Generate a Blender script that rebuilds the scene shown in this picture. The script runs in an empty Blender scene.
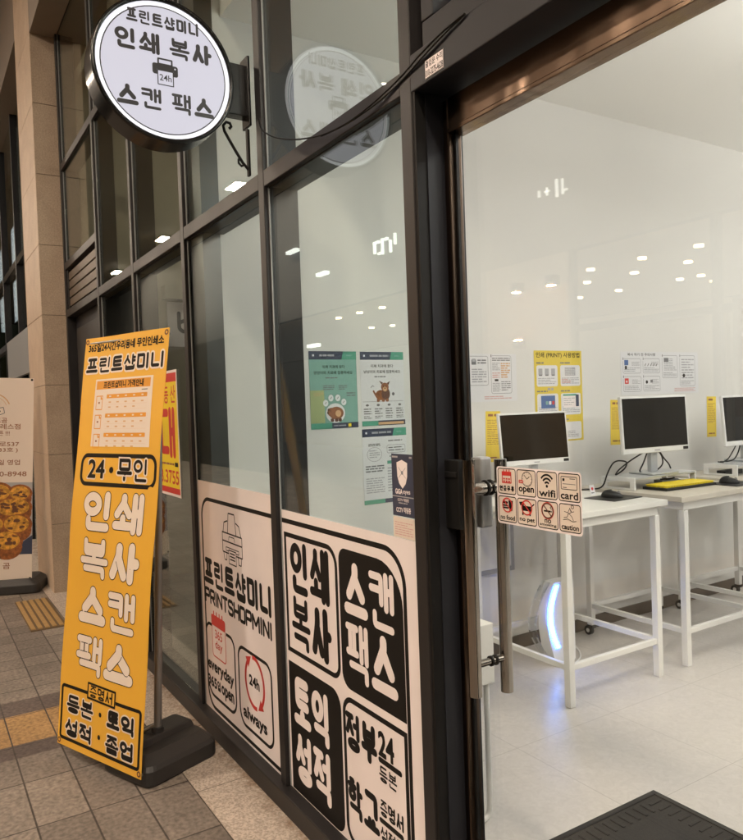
import bpy, bmesh, math, random
from mathutils import Vector, Matrix
random.seed(7)
S = bpy.context.scene
COL = S.collection
PI = math.pi

# ------------------------------------------------------------------ materials
def mat(name, col, rough=.5, metal=0., emit=None, es=0., var=0., vscale=8., bump=0., bscale=60., spec=.5, coat=0.):
    m = bpy.data.materials.new(name); m.use_nodes = True
    nt = m.node_tree; b = nt.nodes['Principled BSDF']
    b.inputs['Base Color'].default_value = (*col, 1)
    b.inputs['Roughness'].default_value = rough
    b.inputs['Metallic'].default_value = metal
    b.inputs['Specular IOR Level'].default_value = spec
    b.inputs['Coat Weight'].default_value = coat
    if emit:
        b.inputs['Emission Color'].default_value = (*emit, 1); b.inputs['Emission Strength'].default_value = es
    if var or bump:
        tc = nt.nodes.new('ShaderNodeTexCoord')
    if var:
        n = nt.nodes.new('ShaderNodeTexNoise'); n.inputs['Scale'].default_value = vscale; n.inputs['Detail'].default_value = 6
        nt.links.new(tc.outputs['Object'], n.inputs['Vector'])
        r = nt.nodes.new('ShaderNodeValToRGB'); e = r.color_ramp.elements
        e[0].position = .3; e[1].position = .7
        e[0].color = (*[c * (1 - var) for c in col], 1); e[1].color = (*[min(1, c * (1 + var)) for c in col], 1)
        nt.links.new(n.outputs['Fac'], r.inputs['Fac']); nt.links.new(r.outputs['Color'], b.inputs['Base Color'])
        mr = nt.nodes.new('ShaderNodeMapRange'); mr.inputs[3].default_value = max(.02, rough - .08); mr.inputs[4].default_value = min(1, rough + .12)
        nt.links.new(n.outputs['Fac'], mr.inputs[0]); nt.links.new(mr.outputs[0], b.inputs['Roughness'])
    if bump:
        n2 = nt.nodes.new('ShaderNodeTexNoise'); n2.inputs['Scale'].default_value = bscale; n2.inputs['Detail'].default_value = 4
        nt.links.new(tc.outputs['Object'], n2.inputs['Vector'])
        bp = nt.nodes.new('ShaderNodeBump'); bp.inputs['Strength'].default_value = bump; bp.inputs['Distance'].default_value = .004
        nt.links.new(n2.outputs['Fac'], bp.inputs['Height']); nt.links.new(bp.outputs['Normal'], b.inputs['Normal'])
    return m

def N(nt, t, **kw):
    n = nt.nodes.new(t)
    for k, v in kw.items(): setattr(n, k, v)
    return n

def glass_mat(name, tint, r0=.04, rough=0.):
    m = bpy.data.materials.new(name); m.use_nodes = True; nt = m.node_tree
    nt.nodes.remove(nt.nodes['Principled BSDF']); out = nt.nodes['Material Output']
    tr = N(nt, 'ShaderNodeBsdfTransparent'); tr.inputs[0].default_value = (*tint, 1)
    gl = N(nt, 'ShaderNodeBsdfGlossy'); gl.inputs['Roughness'].default_value = rough; gl.inputs[0].default_value = (.93, .97, .95, 1)
    ge = N(nt, 'ShaderNodeNewGeometry')
    d = N(nt, 'ShaderNodeVectorMath', operation='DOT_PRODUCT')
    nt.links.new(ge.outputs['Incoming'], d.inputs[0]); nt.links.new(ge.outputs['Normal'], d.inputs[1])
    a = N(nt, 'ShaderNodeMath', operation='ABSOLUTE'); nt.links.new(d.outputs['Value'], a.inputs[0])
    s = N(nt, 'ShaderNodeMath', operation='SUBTRACT', use_clamp=True); s.inputs[0].default_value = 1; nt.links.new(a.outputs[0], s.inputs[1])
    p = N(nt, 'ShaderNodeMath', operation='POWER'); p.inputs[1].default_value = 5; nt.links.new(s.outputs[0], p.inputs[0])
    ma = N(nt, 'ShaderNodeMath', operation='MULTIPLY_ADD'); ma.inputs[1].default_value = 1 - r0; ma.inputs[2].default_value = r0
    nt.links.new(p.outputs[0], ma.inputs[0])
    mx = N(nt, 'ShaderNodeMixShader'); nt.links.new(ma.outputs[0], mx.inputs[0]); nt.links.new(tr.outputs[0], mx.inputs[1]); nt.links.new(gl.outputs[0], mx.inputs[2])
    nt.links.new(mx.outputs[0], out.inputs['Surface'])
    return m

MT = {}
MT['frame'] = mat('dark_frame_metal', (.019, .0175, .018), .42, 0., spec=.28, var=.12, vscale=5, bump=.05, bscale=300)
MT['frame2'] = mat('charcoal_frame_metal', (.0155, .0165, .021), .42, 0., spec=.25, var=.12, vscale=4)
MT['black'] = mat('black_rubber', (.006, .006, .006), .6, spec=.25)
MT['steel'] = mat('brushed_steel', (.30, .27, .24), .12, 1.)
MT['rail'] = mat('bronzed_steel', (.26, .18, .13), .20, 1.)
def streaks(m):
    nt = m.node_tree; b = nt.nodes['Principled BSDF']; tc = N(nt, 'ShaderNodeTexCoord'); mp = N(nt, 'ShaderNodeMapping'); mp.inputs['Scale'].default_value = (3.2, .3, .3)
    nt.links.new(tc.outputs['Object'], mp.inputs[0]); n = N(nt, 'ShaderNodeTexNoise'); n.inputs['Scale'].default_value = 1.6; n.inputs['Detail'].default_value = 2; nt.links.new(mp.outputs[0], n.inputs['Vector'])
    bp = N(nt, 'ShaderNodeBump'); bp.inputs['Strength'].default_value = .7; bp.inputs['Distance'].default_value = .02; nt.links.new(n.outputs['Fac'], bp.inputs['Height']); nt.links.new(bp.outputs[0], b.inputs['Normal'])
streaks(MT['rail'])
MT['wall'] = mat('white_wall_paint', (.735, .725, .70), .62, var=.02, vscale=1.2, bump=.05, bscale=180)
MT['ceil'] = mat('white_ceiling', (.90, .895, .87), .8)
MT['skirt'] = mat('brown_skirting', (.085, .066, .05), .45)
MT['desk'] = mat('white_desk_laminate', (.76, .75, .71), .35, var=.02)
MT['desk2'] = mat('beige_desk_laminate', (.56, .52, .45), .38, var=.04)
MT['dleg'] = mat('white_powder_coat', (.78, .77, .74), .35)
MT['plastic_w'] = mat('white_plastic', (.78, .78, .77), .35)
MT['plastic_g'] = mat('grey_plastic', (.33, .33, .33), .4)
MT['silver'] = mat('silver_plastic', (.5, .52, .54), .28, .4)
MT['plastic_b'] = mat('black_plastic', (.009, .009, .0095), .42, spec=.35)
MT['screen'] = mat('black_screen', (.006, .0055, .005), .10, spec=.32)
MT['kyel'] = mat('yellow_keys', (.85, .66, .02), .45)
MT['paper'] = mat('white_paper', (.74, .74, .76), .6)
MT['ink'] = mat('black_ink', (.007, .006, .0055), .6, spec=.2)
MT['ink2'] = mat('grey_ink', (.16, .16, .17), .6)
MT['ink3'] = mat('pale_grey_ink', (.38, .38, .40), .6)
MT['red'] = mat('red_ink', (.58, .035, .03), .45)
MT['pink_ink'] = mat('pale_red_ink', (.62, .36, .34), .5)
MT['vinyl'] = mat('white_sticker_vinyl', (.86, .785, .785), .42, var=.02)
MT['yel'] = mat('yellow_banner_vinyl', (.74, .405, .042), .42, var=.04, vscale=3, bump=.03, bscale=30)
MT['cream'] = mat('cream_print', (.74, .65, .57), .5)
MT['orange'] = mat('orange_print', (.70, .30, .03), .5)
MT['yel2'] = mat('yellow_notice_paper', (.80, .60, .07), .55)
MT['yel3'] = mat('mustard_poster_paper', (.68, .52, .06), .55)
MT['yel4'] = mat('bright_yellow_print', (.86, .66, .02), .45)
MT['blue'] = mat('blue_print', (.05, .12, .30), .5)
MT['green'] = mat('green_print', (.08, .32, .22), .5)
MT['teal'] = mat('teal_print', (.20, .38, .33), .55)
MT['olive'] = mat('yellow_green_print', (.36, .42, .20), .55)
MT['navy'] = mat('navy_print', (.035, .045, .085), .45)
MT['brown'] = mat('brown_print', (.28, .11, .05), .6)
MT['brown2'] = mat('dark_brown_print', (.12, .05, .03), .6)
MT['tan'] = mat('tan_print', (.62, .38, .20), .6)
MT['tart'] = mat('custard_print', (.55, .27, .035), .5, var=.6, vscale=38)
MT['crust'] = mat('pastry_print', (.26, .085, .02), .5, var=.5, vscale=40)
MT['burnt'] = mat('burnt_print', (.12, .045, .02), .5)
MT['base_p'] = mat('black_base_plastic', (.028, .027, .027), .5, bump=.25, bscale=350)
MT['pole'] = mat('grey_pole_metal', (.25, .25, .25), .35, .7)
MT['stone'] = None
MT['sign_w'] = mat('backlit_sign_face', (.16, .16, .18), .4, emit=(.76, .76, .90), es=.66)
MT['sign_r'] = mat('backlit_sign_ring', (.2, .2, .21), .4, emit=(.95, .95, 1.), es=.95)
MT['sign_k'] = mat('sign_lettering', (.03, .03, .035), .4)
MT['sign_b'] = mat('black_sign_drum', (.006, .006, .006), .2, 0., spec=.4)
MT['pane'] = glass_mat('window_glass', (.915, .95, .94), .075)
MT['doorpane'] = glass_mat('door_glass', (.975, .977, .972), .045)
MT['led'] = mat('led_panel', (.9, .9, .9), .5, emit=(1, .985, .925), es=24.5)
MT['soffit_l'] = mat('soffit_lamp', (.9, .9, .9), .5, emit=(1, .82, .64), es=440)
MT['down_l'] = mat('downlight_lamp', (.9, .9, .9), .5, emit=(1, .74, .46), es=26)
MT['warm_l'] = mat('sconce_lamp', (.9, .9, .9), .5, emit=(1, .52, .22), es=2600)
MT['cool_l'] = mat('cool_lamp', (.9, .9, .9), .5, emit=(.85, .93, 1), es=1.6)
MT['sign_l'] = mat('lit_letters', (.9, .9, .9), .5, emit=(1, .98, .92), es=4)
MT['uv'] = mat('blue_light_strip', (.6, .85, 1), .4, emit=(.02, .15, 1.0), es=20)
MT['uv2'] = mat('cyan_light_strip', (.6, .85, 1), .4, emit=(.16, .70, 1.0), es=5)
MT['clear'] = glass_mat('clear_plastic', (.93, .94, .95), .05, .02)
MT['soffit'] = mat('soffit_panel', (.20, .16, .10), .7)
MT['fascia'] = mat('fascia_panel', (.20, .165, .135), .6, var=.06)
MT['lobby'] = mat('beige_lobby_wall', (.40, .35, .26), .7, var=.04)
MT['lobbydark'] = mat('dark_doorway', (.01, .01, .011), .5)
MT['lobbyfloor'] = mat('lobby_floor', (.15, .14, .12), .4)
MT['opp'] = mat('opposite_wall', (.15, .145, .14), .7)
MT['pier'] = mat('opposite_pier', (.5, .43, .35), .7)
MT['oppdark'] = mat('opposite_dark_cladding', (.05, .045, .04), .6)
MT['oppwarm'] = mat('opposite_interior_wall', (.62, .50, .36), .7)
MT['tactile'] = mat('yellow_tactile_paving', (.36, .225, .085), .75, var=.12, vscale=30, bump=.3)
MT['matr'] = mat('charcoal_mat_rubber', (.017, .0175, .018), .8, spec=.25, bump=.3, bscale=400)
MT['endpost'] = mat('dark_end_post', (.05, .055, .055), .3, .3, var=.2, vscale=3)
MT['lobby_l'] = mat('lobby_lamp', (.9, .9, .9), .5, emit=(1, .95, .82), es=5)
MT['gasket'] = mat('grey_glazing_seal', (.30, .31, .31), .5)
MT['stile'] = mat('dark_bronze_stile', (.085, .06, .045), .28, 1.)
MT['louvre'] = mat('brown_louvre', (.10, .075, .055), .5, .2)

def stone_mat():
    m = mat('beige_stone_cladding', (.36, .27, .185), .55)
    nt = m.node_tree; b = nt.nodes['Principled BSDF']; tc = N(nt, 'ShaderNodeTexCoord')
    n = N(nt, 'ShaderNodeTexNoise'); n.inputs['Scale'].default_value = 3.5; n.inputs['Detail'].default_value = 9; n.inputs['Roughness'].default_value = .65
    n.inputs['Distortion'].default_value = .8
    nt.links.new(tc.outputs['Object'], n.inputs['Vector'])
    r = N(nt, 'ShaderNodeValToRGB'); e = r.color_ramp.elements
    e[0].position = .28; e[0].color = (.40, .30, .215, 1); e[1].position = .72; e[1].color = (.54, .425, .315, 1)
    nt.links.new(n.outputs['Fac'], r.inputs['Fac'])
    n2 = N(nt, 'ShaderNodeTexNoise'); n2.inputs['Scale'].default_value = 90; n2.inputs['Detail'].default_value = 5; nt.links.new(tc.outputs['Object'], n2.inputs['Vector'])
    m2 = N(nt, 'ShaderNodeMapRange'); m2.inputs[1].default_value = .3; m2.inputs[2].default_value = .7; m2.inputs[3].default_value = .82; m2.inputs[4].default_value = 1.12; nt.links.new(n2.outputs['Fac'], m2.inputs[0])
    sc = N(nt, 'ShaderNodeVectorMath', operation='SCALE'); nt.links.new(r.outputs['Color'], sc.inputs[0]); nt.links.new(m2.outputs[0], sc.inputs['Scale'])
    nt.links.new(sc.outputs[0], b.inputs['Base Color'])
    return m
MT['stone'] = stone_mat()

def paving_mat():
    m = mat('paving_tiles', (.2, .17, .15), .7); nt = m.node_tree; b = nt.nodes['Principled BSDF']; L = nt.links.new
    tc = N(nt, 'ShaderNodeTexCoord')
    mp = N(nt, 'ShaderNodeMapping'); mp.inputs['Location'].default_value = (2.918 + .38 * 40, .262 + .1875 * 100, 0)
    L(tc.outputs['Object'], mp.inputs['Vector'])
    br = N(nt, 'ShaderNodeTexBrick'); br.offset = 0; br.squash = 1
    for k, v in (('Scale', 1), ('Brick Width', .38), ('Row Height', .1875), ('Mortar Size', .0038), ('Mortar Smooth', .3), ('Bias', 0)): br.inputs[k].default_value = v
    br.inputs['Color1'].default_value = (.150, .126, .108, 1); br.inputs['Color2'].default_value = (.235, .200, .170, 1); br.inputs['Mortar'].default_value = (.05, .041, .034, 1)
    L(mp.outputs[0], br.inputs['Vector'])
    sx = N(nt, 'ShaderNodeSeparateXYZ'); L(tc.outputs['Object'], sx.inputs[0])
    def band(lo, hi):
        a = N(nt, 'ShaderNodeMath', operation='GREATER_THAN'); a.inputs[1].default_value = lo
        c = N(nt, 'ShaderNodeMath', operation='LESS_THAN'); c.inputs[1].default_value = hi
        d = N(nt, 'ShaderNodeMath', operation='MULTIPLY'); L(sx.outputs[0], a.inputs[0]); L(sx.outputs[0], c.inputs[0]); L(a.outputs[0], d.inputs[0]); L(c.outputs[0], d.inputs[1]); return d.outputs[0]
    br2 = N(nt, 'ShaderNodeTexBrick'); br2.offset = 0; br2.squash = 1
    for k, v in (('Scale', 1), ('Brick Width', .19), ('Row Height', .1875), ('Mortar Size', .0038), ('Mortar Smooth', .3), ('Bias', 0)): br2.inputs[k].default_value = v
    for k in ('Color1', 'Color2', 'Mortar'): br2.inputs[k].default_value = br.inputs[k].default_value
    L(mp.outputs[0], br2.inputs['Vector'])
    far = band(-99, -4.275)
    mA = N(nt, 'ShaderNodeMix', data_type='RGBA'); L(far, mA.inputs[0]); L(br.outputs['Color'], mA.inputs[6]); L(br2.outputs['Color'], mA.inputs[7])
    mF = N(nt, 'ShaderNodeMix', data_type='FLOAT'); L(far, mF.inputs[0]); L(br.outputs['Fac'], mF.inputs[2]); L(br2.outputs['Fac'], mF.inputs[3])
    cur = mA.outputs[2]
    for lo, hi, c in ((-4.275, -3.555, (.098, .075, .068, 1)), (-4.07, -3.70, (.34, .205, .085, 1))):
        mx = N(nt, 'ShaderNodeMix', data_type='RGBA', blend_type='MIX'); L(band(lo, hi), mx.inputs[0]); L(cur, mx.inputs[6]); mx.inputs[7].default_value = c; cur = mx.outputs[2]
    mm = N(nt, 'ShaderNodeMix', data_type='RGBA'); L(mF.outputs[0], mm.inputs[0]); L(cur, mm.inputs[6]); mm.inputs[7].default_value = (.05, .041, .034, 1)
    n = N(nt, 'ShaderNodeTexNoise'); n.inputs['Scale'].default_value = 55; n.inputs['Detail'].default_value = 8; L(tc.outputs['Object'], n.inputs['Vector'])
    n3 = N(nt, 'ShaderNodeTexNoise'); n3.inputs['Scale'].default_value = 2.3; n3.inputs['Detail'].default_value = 6; L(tc.outputs['Object'], n3.inputs['Vector'])
    mr = N(nt, 'ShaderNodeMapRange'); mr.inputs[1].default_value = .3; mr.inputs[2].default_value = .7; mr.inputs[3].default_value = .62; mr.inputs[4].default_value = 1.32; L(n.outputs['Fac'], mr.inputs[0])
    mr3 = N(nt, 'ShaderNodeMapRange'); mr3.inputs[1].default_value = .3; mr3.inputs[2].default_value = .7; mr3.inputs[3].default_value = .70; mr3.inputs[4].default_value = 1.22; L(n3.outputs['Fac'], mr3.inputs[0])
    pm = N(nt, 'ShaderNodeMath', operation='MULTIPLY'); L(mr.outputs[0], pm.inputs[0]); L(mr3.outputs[0], pm.inputs[1])
    vs_ = N(nt, 'ShaderNodeTexVoronoi'); vs_.inputs['Scale'].default_value = 9; vs_.inputs['Randomness'].default_value = 1; L(tc.outputs['Object'], vs_.inputs['Vector'])
    sp = N(nt, 'ShaderNodeMapRange'); sp.inputs[1].default_value = .07; sp.inputs[2].default_value = .16; sp.inputs[3].default_value = .72; sp.inputs[4].default_value = 1.; L(vs_.outputs['Distance'], sp.inputs[0])
    pm2 = N(nt, 'ShaderNodeMath', operation='MULTIPLY'); L(pm.outputs[0], pm2.inputs[0]); L(sp.outputs[0], pm2.inputs[1])
    sc = N(nt, 'ShaderNodeVectorMath', operation='SCALE'); L(mm.outputs[2], sc.inputs[0]); L(pm2.outputs[0], sc.inputs['Scale'])
    L(sc.outputs[0], b.inputs['Base Color'])
    hh = N(nt, 'ShaderNodeMath', operation='MULTIPLY_ADD'); L(n.outputs['Fac'], hh.inputs[0]); hh.inputs[1].default_value = .25
    inv = N(nt, 'ShaderNodeMath', operation='SUBTRACT'); inv.inputs[0].default_value = 1; L(mF.outputs[0], inv.inputs[1]); L(inv.outputs[0], hh.inputs[2])
    bp = N(nt, 'ShaderNodeBump'); bp.inputs['Strength'].default_value = .6; bp.inputs['Distance'].default_value = .003; L(hh.outputs[0], bp.inputs['Height']); L(bp.outputs[0], b.inputs['Normal'])
    return m
def granite_mat():
    m = mat('speckled_granite', (.4, .36, .32), .6); nt = m.node_tree; b = nt.nodes['Principled BSDF']; L = nt.links.new
    tc = N(nt, 'ShaderNodeTexCoord')
    v = N(nt, 'ShaderNodeTexVoronoi'); v.inputs['Scale'].default_value = 160; L(tc.outputs['Object'], v.inputs['Vector'])
    n = N(nt, 'ShaderNodeTexNoise'); n.inputs['Scale'].default_value = 110; n.inputs['Detail'].default_value = 5; L(tc.outputs['Object'], n.inputs['Vector'])
    r = N(nt, 'ShaderNodeValToRGB'); e = r.color_ramp.elements
    e[0].position = .36; e[0].color = (.29, .248, .21, 1); e[1].position = .62; e[1].color = (.54, .465, .40, 1)
    L(n.outputs['Fac'], r.inputs['Fac'])
    mp = N(nt, 'ShaderNodeMapping'); mp.inputs['Location'].default_value = (2.803 + .585 * 40, 5, 0); L(tc.outputs['Object'], mp.inputs['Vector'])
    br = N(nt, 'ShaderNodeTexBrick'); br.offset = 0
    for k, vv in (('Scale', 1), ('Brick Width', .585), ('Row Height', 30), ('Mortar Size', .002)): br.inputs[k].default_value = vv
    L(mp.outputs[0], br.inputs['Vector'])
    mx = N(nt, 'ShaderNodeMix', data_type='RGBA'); L(br.outputs['Fac'], mx.inputs[0]); L(r.outputs['Color'], mx.inputs[6]); mx.inputs[7].default_value = (.09, .075, .06, 1)
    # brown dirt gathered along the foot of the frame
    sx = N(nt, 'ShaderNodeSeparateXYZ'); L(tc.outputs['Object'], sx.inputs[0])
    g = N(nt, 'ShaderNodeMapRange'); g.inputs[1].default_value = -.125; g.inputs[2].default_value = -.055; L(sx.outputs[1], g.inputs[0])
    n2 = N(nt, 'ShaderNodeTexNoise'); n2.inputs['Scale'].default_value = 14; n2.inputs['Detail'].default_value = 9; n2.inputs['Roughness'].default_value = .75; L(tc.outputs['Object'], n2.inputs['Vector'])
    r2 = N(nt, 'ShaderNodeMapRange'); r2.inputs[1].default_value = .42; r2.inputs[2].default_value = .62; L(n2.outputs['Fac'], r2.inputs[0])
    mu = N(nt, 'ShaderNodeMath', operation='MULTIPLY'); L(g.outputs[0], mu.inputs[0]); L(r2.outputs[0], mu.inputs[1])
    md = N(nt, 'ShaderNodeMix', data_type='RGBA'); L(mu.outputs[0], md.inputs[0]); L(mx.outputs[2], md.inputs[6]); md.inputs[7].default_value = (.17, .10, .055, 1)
    L(md.outputs[2], b.inputs['Base Color'])
    return m
def vinyl_floor_mat():
    m = mat('grey_vinyl_floor', (.42, .41, .385), .3); nt = m.node_tree; b = nt.nodes['Principled BSDF']; L = nt.links.new
    tc = N(nt, 'ShaderNodeTexCoord')
    n = N(nt, 'ShaderNodeTexNoise'); n.inputs['Scale'].default_value = 24; n.inputs['Detail'].default_value = 10; n.inputs['Roughness'].default_value = .7; n.inputs['Distortion'].default_value = 1.5; L(tc.outputs['Object'], n.inputs['Vector'])
    r = N(nt, 'ShaderNodeValToRGB'); e = r.color_ramp.elements
    e[0].position = .3; e[0].color = (.50, .472, .445, 1); e[1].position = .68; e[1].color = (.61, .578, .55, 1); L(n.outputs['Fac'], r.inputs['Fac'])
    mp = N(nt, 'ShaderNodeMapping'); mp.inputs['Location'].default_value = (1.735 + 6, -.985 + 6, 0); L(tc.outputs['Object'], mp.inputs['Vector'])
    br = N(nt, 'ShaderNodeTexBrick'); br.offset = 0
    for k, vv in (('Scale', 1), ('Brick Width', .6), ('Row Height', .6), ('Mortar Size', .0012)): br.inputs[k].default_value = vv
    L(mp.outputs[0], br.inputs['Vector'])
    mx = N(nt, 'ShaderNodeMix', data_type='RGBA'); L(br.outputs['Fac'], mx.inputs[0]); L(r.outputs['Color'], mx.inputs[6]); mx.inputs[7].default_value = (.34, .32, .295, 1)
    L(mx.outputs[2], b.inputs['Base Color'])
    mr = N(nt, 'ShaderNodeMapRange'); mr.inputs[3].default_value = .24; mr.inputs[4].default_value = .42; L(n.outputs['Fac'], mr.inputs[0]); L(mr.outputs[0], b.inputs['Roughness'])
    return m
MT['paving'] = paving_mat(); MT['granite'] = granite_mat(); MT['floor'] = vinyl_floor_mat()

# ------------------------------------------------------------------ object helpers
def link(o, parent=None):
    COL.objects.link(o)
    if parent is not None: o.parent = parent
    return o
def tag(o, label=None, cat=None, group=None, kind=None):
    if label: o['label'] = label
    if cat: o['category'] = cat
    if group: o['group'] = group
    if kind: o['kind'] = kind
    return o
def thing(name, label, cat, loc=(0, 0, 0), rz=0, group=None):
    o = bpy.data.objects.new(name, None); o.empty_display_size = .1
    o.location = loc; o.rotation_euler = (0, 0, rz); COL.objects.link(o)
    return tag(o, label, cat, group)
def children(o): return [c for c in bpy.data.objects if c.parent == o]
def copy_tree(o, parent=None):
    c = o.copy(); COL.objects.link(c)
    if parent is not None: c.parent = parent
    for ch in children(o):
        if ch != c: copy_tree(ch, c)
    return c

class MB:
    """collects boxes, tubes and prisms, then links them as one mesh"""
    def __init__(s): s.v = []; s.f = []; s.mi = []; s.ms = []; s.sm = []
    def _m(s, m):
        if m not in s.ms: s.ms.append(m)
        return s.ms.index(m)
    def add(s, vs, fs, m, smooth=False):
        o = len(s.v); s.v += [tuple(v) for v in vs]
        for f in fs: s.f.append([o + i for i in f]); s.mi.append(s._m(m)); s.sm.append(smooth)
        return s
    def box(s, x0, x1, y0, y1, z0, z1, m):
        vs = [(x, y, z) for z in (z0, z1) for y in (y0, y1) for x in (x0, x1)]
        return s.add(vs, [(0, 2, 3, 1), (4, 5, 7, 6), (0, 1, 5, 4), (2, 6, 7, 3), (0, 4, 6, 2), (1, 3, 7, 5)], m)
    def tube(s, pts, r, m, n=10, cap=True):
        pts = [Vector(p) for p in pts]; rings = []
        up = None
        for i, p in enumerate(pts):
            d = (pts[min(i + 1, len(pts) - 1)] - pts[max(i - 1, 0)]).normalized()
            if up is None: up = d.orthogonal().normalized()
            up = (up - d * up.dot(d)).normalized(); w = d.cross(up)
            rr = r[i] if isinstance(r, (list, tuple)) else r
            rings.append([p + (up * math.cos(a) + w * math.sin(a)) * rr for a in [2 * PI * k / n for k in range(n)]])
        vs = [q for ring in rings for q in ring]; fs = []
        for i in range(len(pts) - 1):
            for k in range(n): fs.append((i * n + k, i * n + (k + 1) % n, (i + 1) * n + (k + 1) % n, (i + 1) * n + k))
        s.add(vs, fs, m, True)
        if cap: s.add(rings[0], [tuple(range(n))[::-1]], m); s.add(rings[-1], [tuple(range(n))], m)
        return s
    def prism(s, poly, M, d, m, smooth=False):
        """poly in local xy, extruded along local z by d, placed by matrix M"""
        n = len(poly)
        vs = [M @ Vector((x, y, 0)) for x, y in poly] + [M @ Vector((x, y, d)) for x, y in poly]
        s.add(vs, [tuple(range(n))[::-1], tuple(range(n, 2 * n))], m)
        return s.add(vs, [(i, (i + 1) % n, n + (i + 1) % n, n + i) for i in range(n)], m, smooth)
    def build(s, name, parent=None, bevel=0., seg=2, loc=None):
        me = bpy.data.meshes.new(name); me.from_pydata(s.v, [], s.f)
        for m in s.ms: me.materials.append(MT[m] if isinstance(m, str) else m)
        me.polygons.foreach_set('material_index', s.mi); me.polygons.foreach_set('use_smooth', s.sm); me.update()
        o = link(bpy.data.objects.new(name, me), parent)
        if loc: o.location = loc
        if bevel:
            b = o.modifiers.new('bevel', 'BEVEL'); b.width = bevel; b.segments = seg; b.limit_method = 'ANGLE'; b.angle_limit = math.radians(40)
        return o

def frame_matrix(origin, right, up):
    r = Vector(right).normalized(); u = Vector(up).normalized(); n = r.cross(u)
    return Matrix(((r.x, u.x, n.x, origin[0]), (r.y, u.y, n.y, origin[1]), (r.z, u.z, n.z, origin[2]), (0, 0, 0, 1)))

def smooth_path(pts, rad, k=5):
    """round the corners of a polyline"""
    if len(pts) < 3: return [Vector(p) for p in pts]
    P = [Vector(p) for p in pts]; out = [P[0]]
    for i in range(1, len(P) - 1):
        a, b, c = P[i - 1], P[i], P[i + 1]
        r = min(rad, (a - b).length * .45, (c - b).length * .45)
        p0 = b + (a - b).normalized() * r; p1 = b + (c - b).normalized() * r
        for j in range(k + 1):
            t = j / k; out.append((p0 * (1 - t) + b * t) * (1 - t) + (b * (1 - t) + p1 * t) * t)
    return out + [P[-1]]

# ---- hangul stroke lettering
IN = 'ㄱㄲㄴㄷㄸㄹㅁㅂㅃㅅㅆㅇㅈㅉㅊㅋㅌㅍㅎ'
VO = 'ㅏㅐㅑㅒㅓㅔㅕㅖㅗㅘㅙㅚㅛㅜㅝㅞㅟㅠㅡㅢㅣ'
FI = ['', 'ㄱ', 'ㄲ', 'ㄳ', 'ㄴ', 'ㄵ', 'ㄶ', 'ㄷ', 'ㄹ', 'ㄺ', 'ㄻ', 'ㄼ', 'ㄽ', 'ㄾ', 'ㄿ', 'ㅀ', 'ㅁ', 'ㅂ', 'ㅄ', 'ㅅ', 'ㅆ', 'ㅇ', 'ㅈ', 'ㅊ', 'ㅋ', 'ㅌ', 'ㅍ', 'ㅎ']
CONS = {
 'ㄱ': [[(0, 1), (1, 1), (1, 0)]], 'ㄴ': [[(0, 1), (0, 0), (1, 0)]], 'ㄷ': [[(1, 1), (0, 1), (0, 0), (1, 0)]],
 'ㄹ': [[(0, 1), (1, 1), (1, .52), (0, .52), (0, 0), (1, 0)]], 'ㅁ': [[(0, 1), (1, 1), (1, 0), (0, 0), (0, 1)]],
 'ㅂ': [[(0, 1), (0, 0), (1, 0), (1, 1)], [(0, .52), (1, .52)]], 'ㅅ': [[(.5, 1), (.5, .72), (0, 0)], [(.5, .62), (1, 0)]],
 'ㅇ': ['O'], 'ㅈ': [[(0, 1), (1, 1)], [(.5, 1), (.5, .75), (0, 0)], [(.5, .62), (1, 0)]],
 'ㅊ': [[(.3, 1.1), (.7, 1.1)], [(0, .8), (1, .8)], [(.5, .8), (.5, .62), (0, 0)], [(.5, .5), (1, 0)]],
 'ㅋ': [[(0, 1), (1, 1), (1, 0)], [(0, .5), (1, .5)]], 'ㅌ': [[(1, 1), (0, 1), (0, 0), (1, 0)], [(0, .5), (1, .5)]],
 'ㅍ': [[(0, 1), (1, 1)], [(0, 0), (1, 0)], [(.28, 1), (.28, 0)], [(.72, 1), (.72, 0)]],
 'ㅎ': [[(.3, 1.08), (.7, 1.08)], [(0, .76), (1, .76)], 'o']}
def fit(strokes, x0, x1, y0, y1):
    out = []
    for st in strokes:
        if st == 'O': st = [(.5 + .5 * math.cos(PI / 2 + 2 * PI * k / 20), .5 + .5 * math.sin(PI / 2 + 2 * PI * k / 20)) for k in range(21)]
        elif st == 'o': st = [(.5 + .42 * math.cos(PI / 2 + 2 * PI * k / 20), .26 + .26 * math.sin(PI / 2 + 2 * PI * k / 20)) for k in range(21)]
        out.append([(x0 + (x1 - x0) * x, y0 + (y1 - y0) * y) for x, y in st])
    return out
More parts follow.
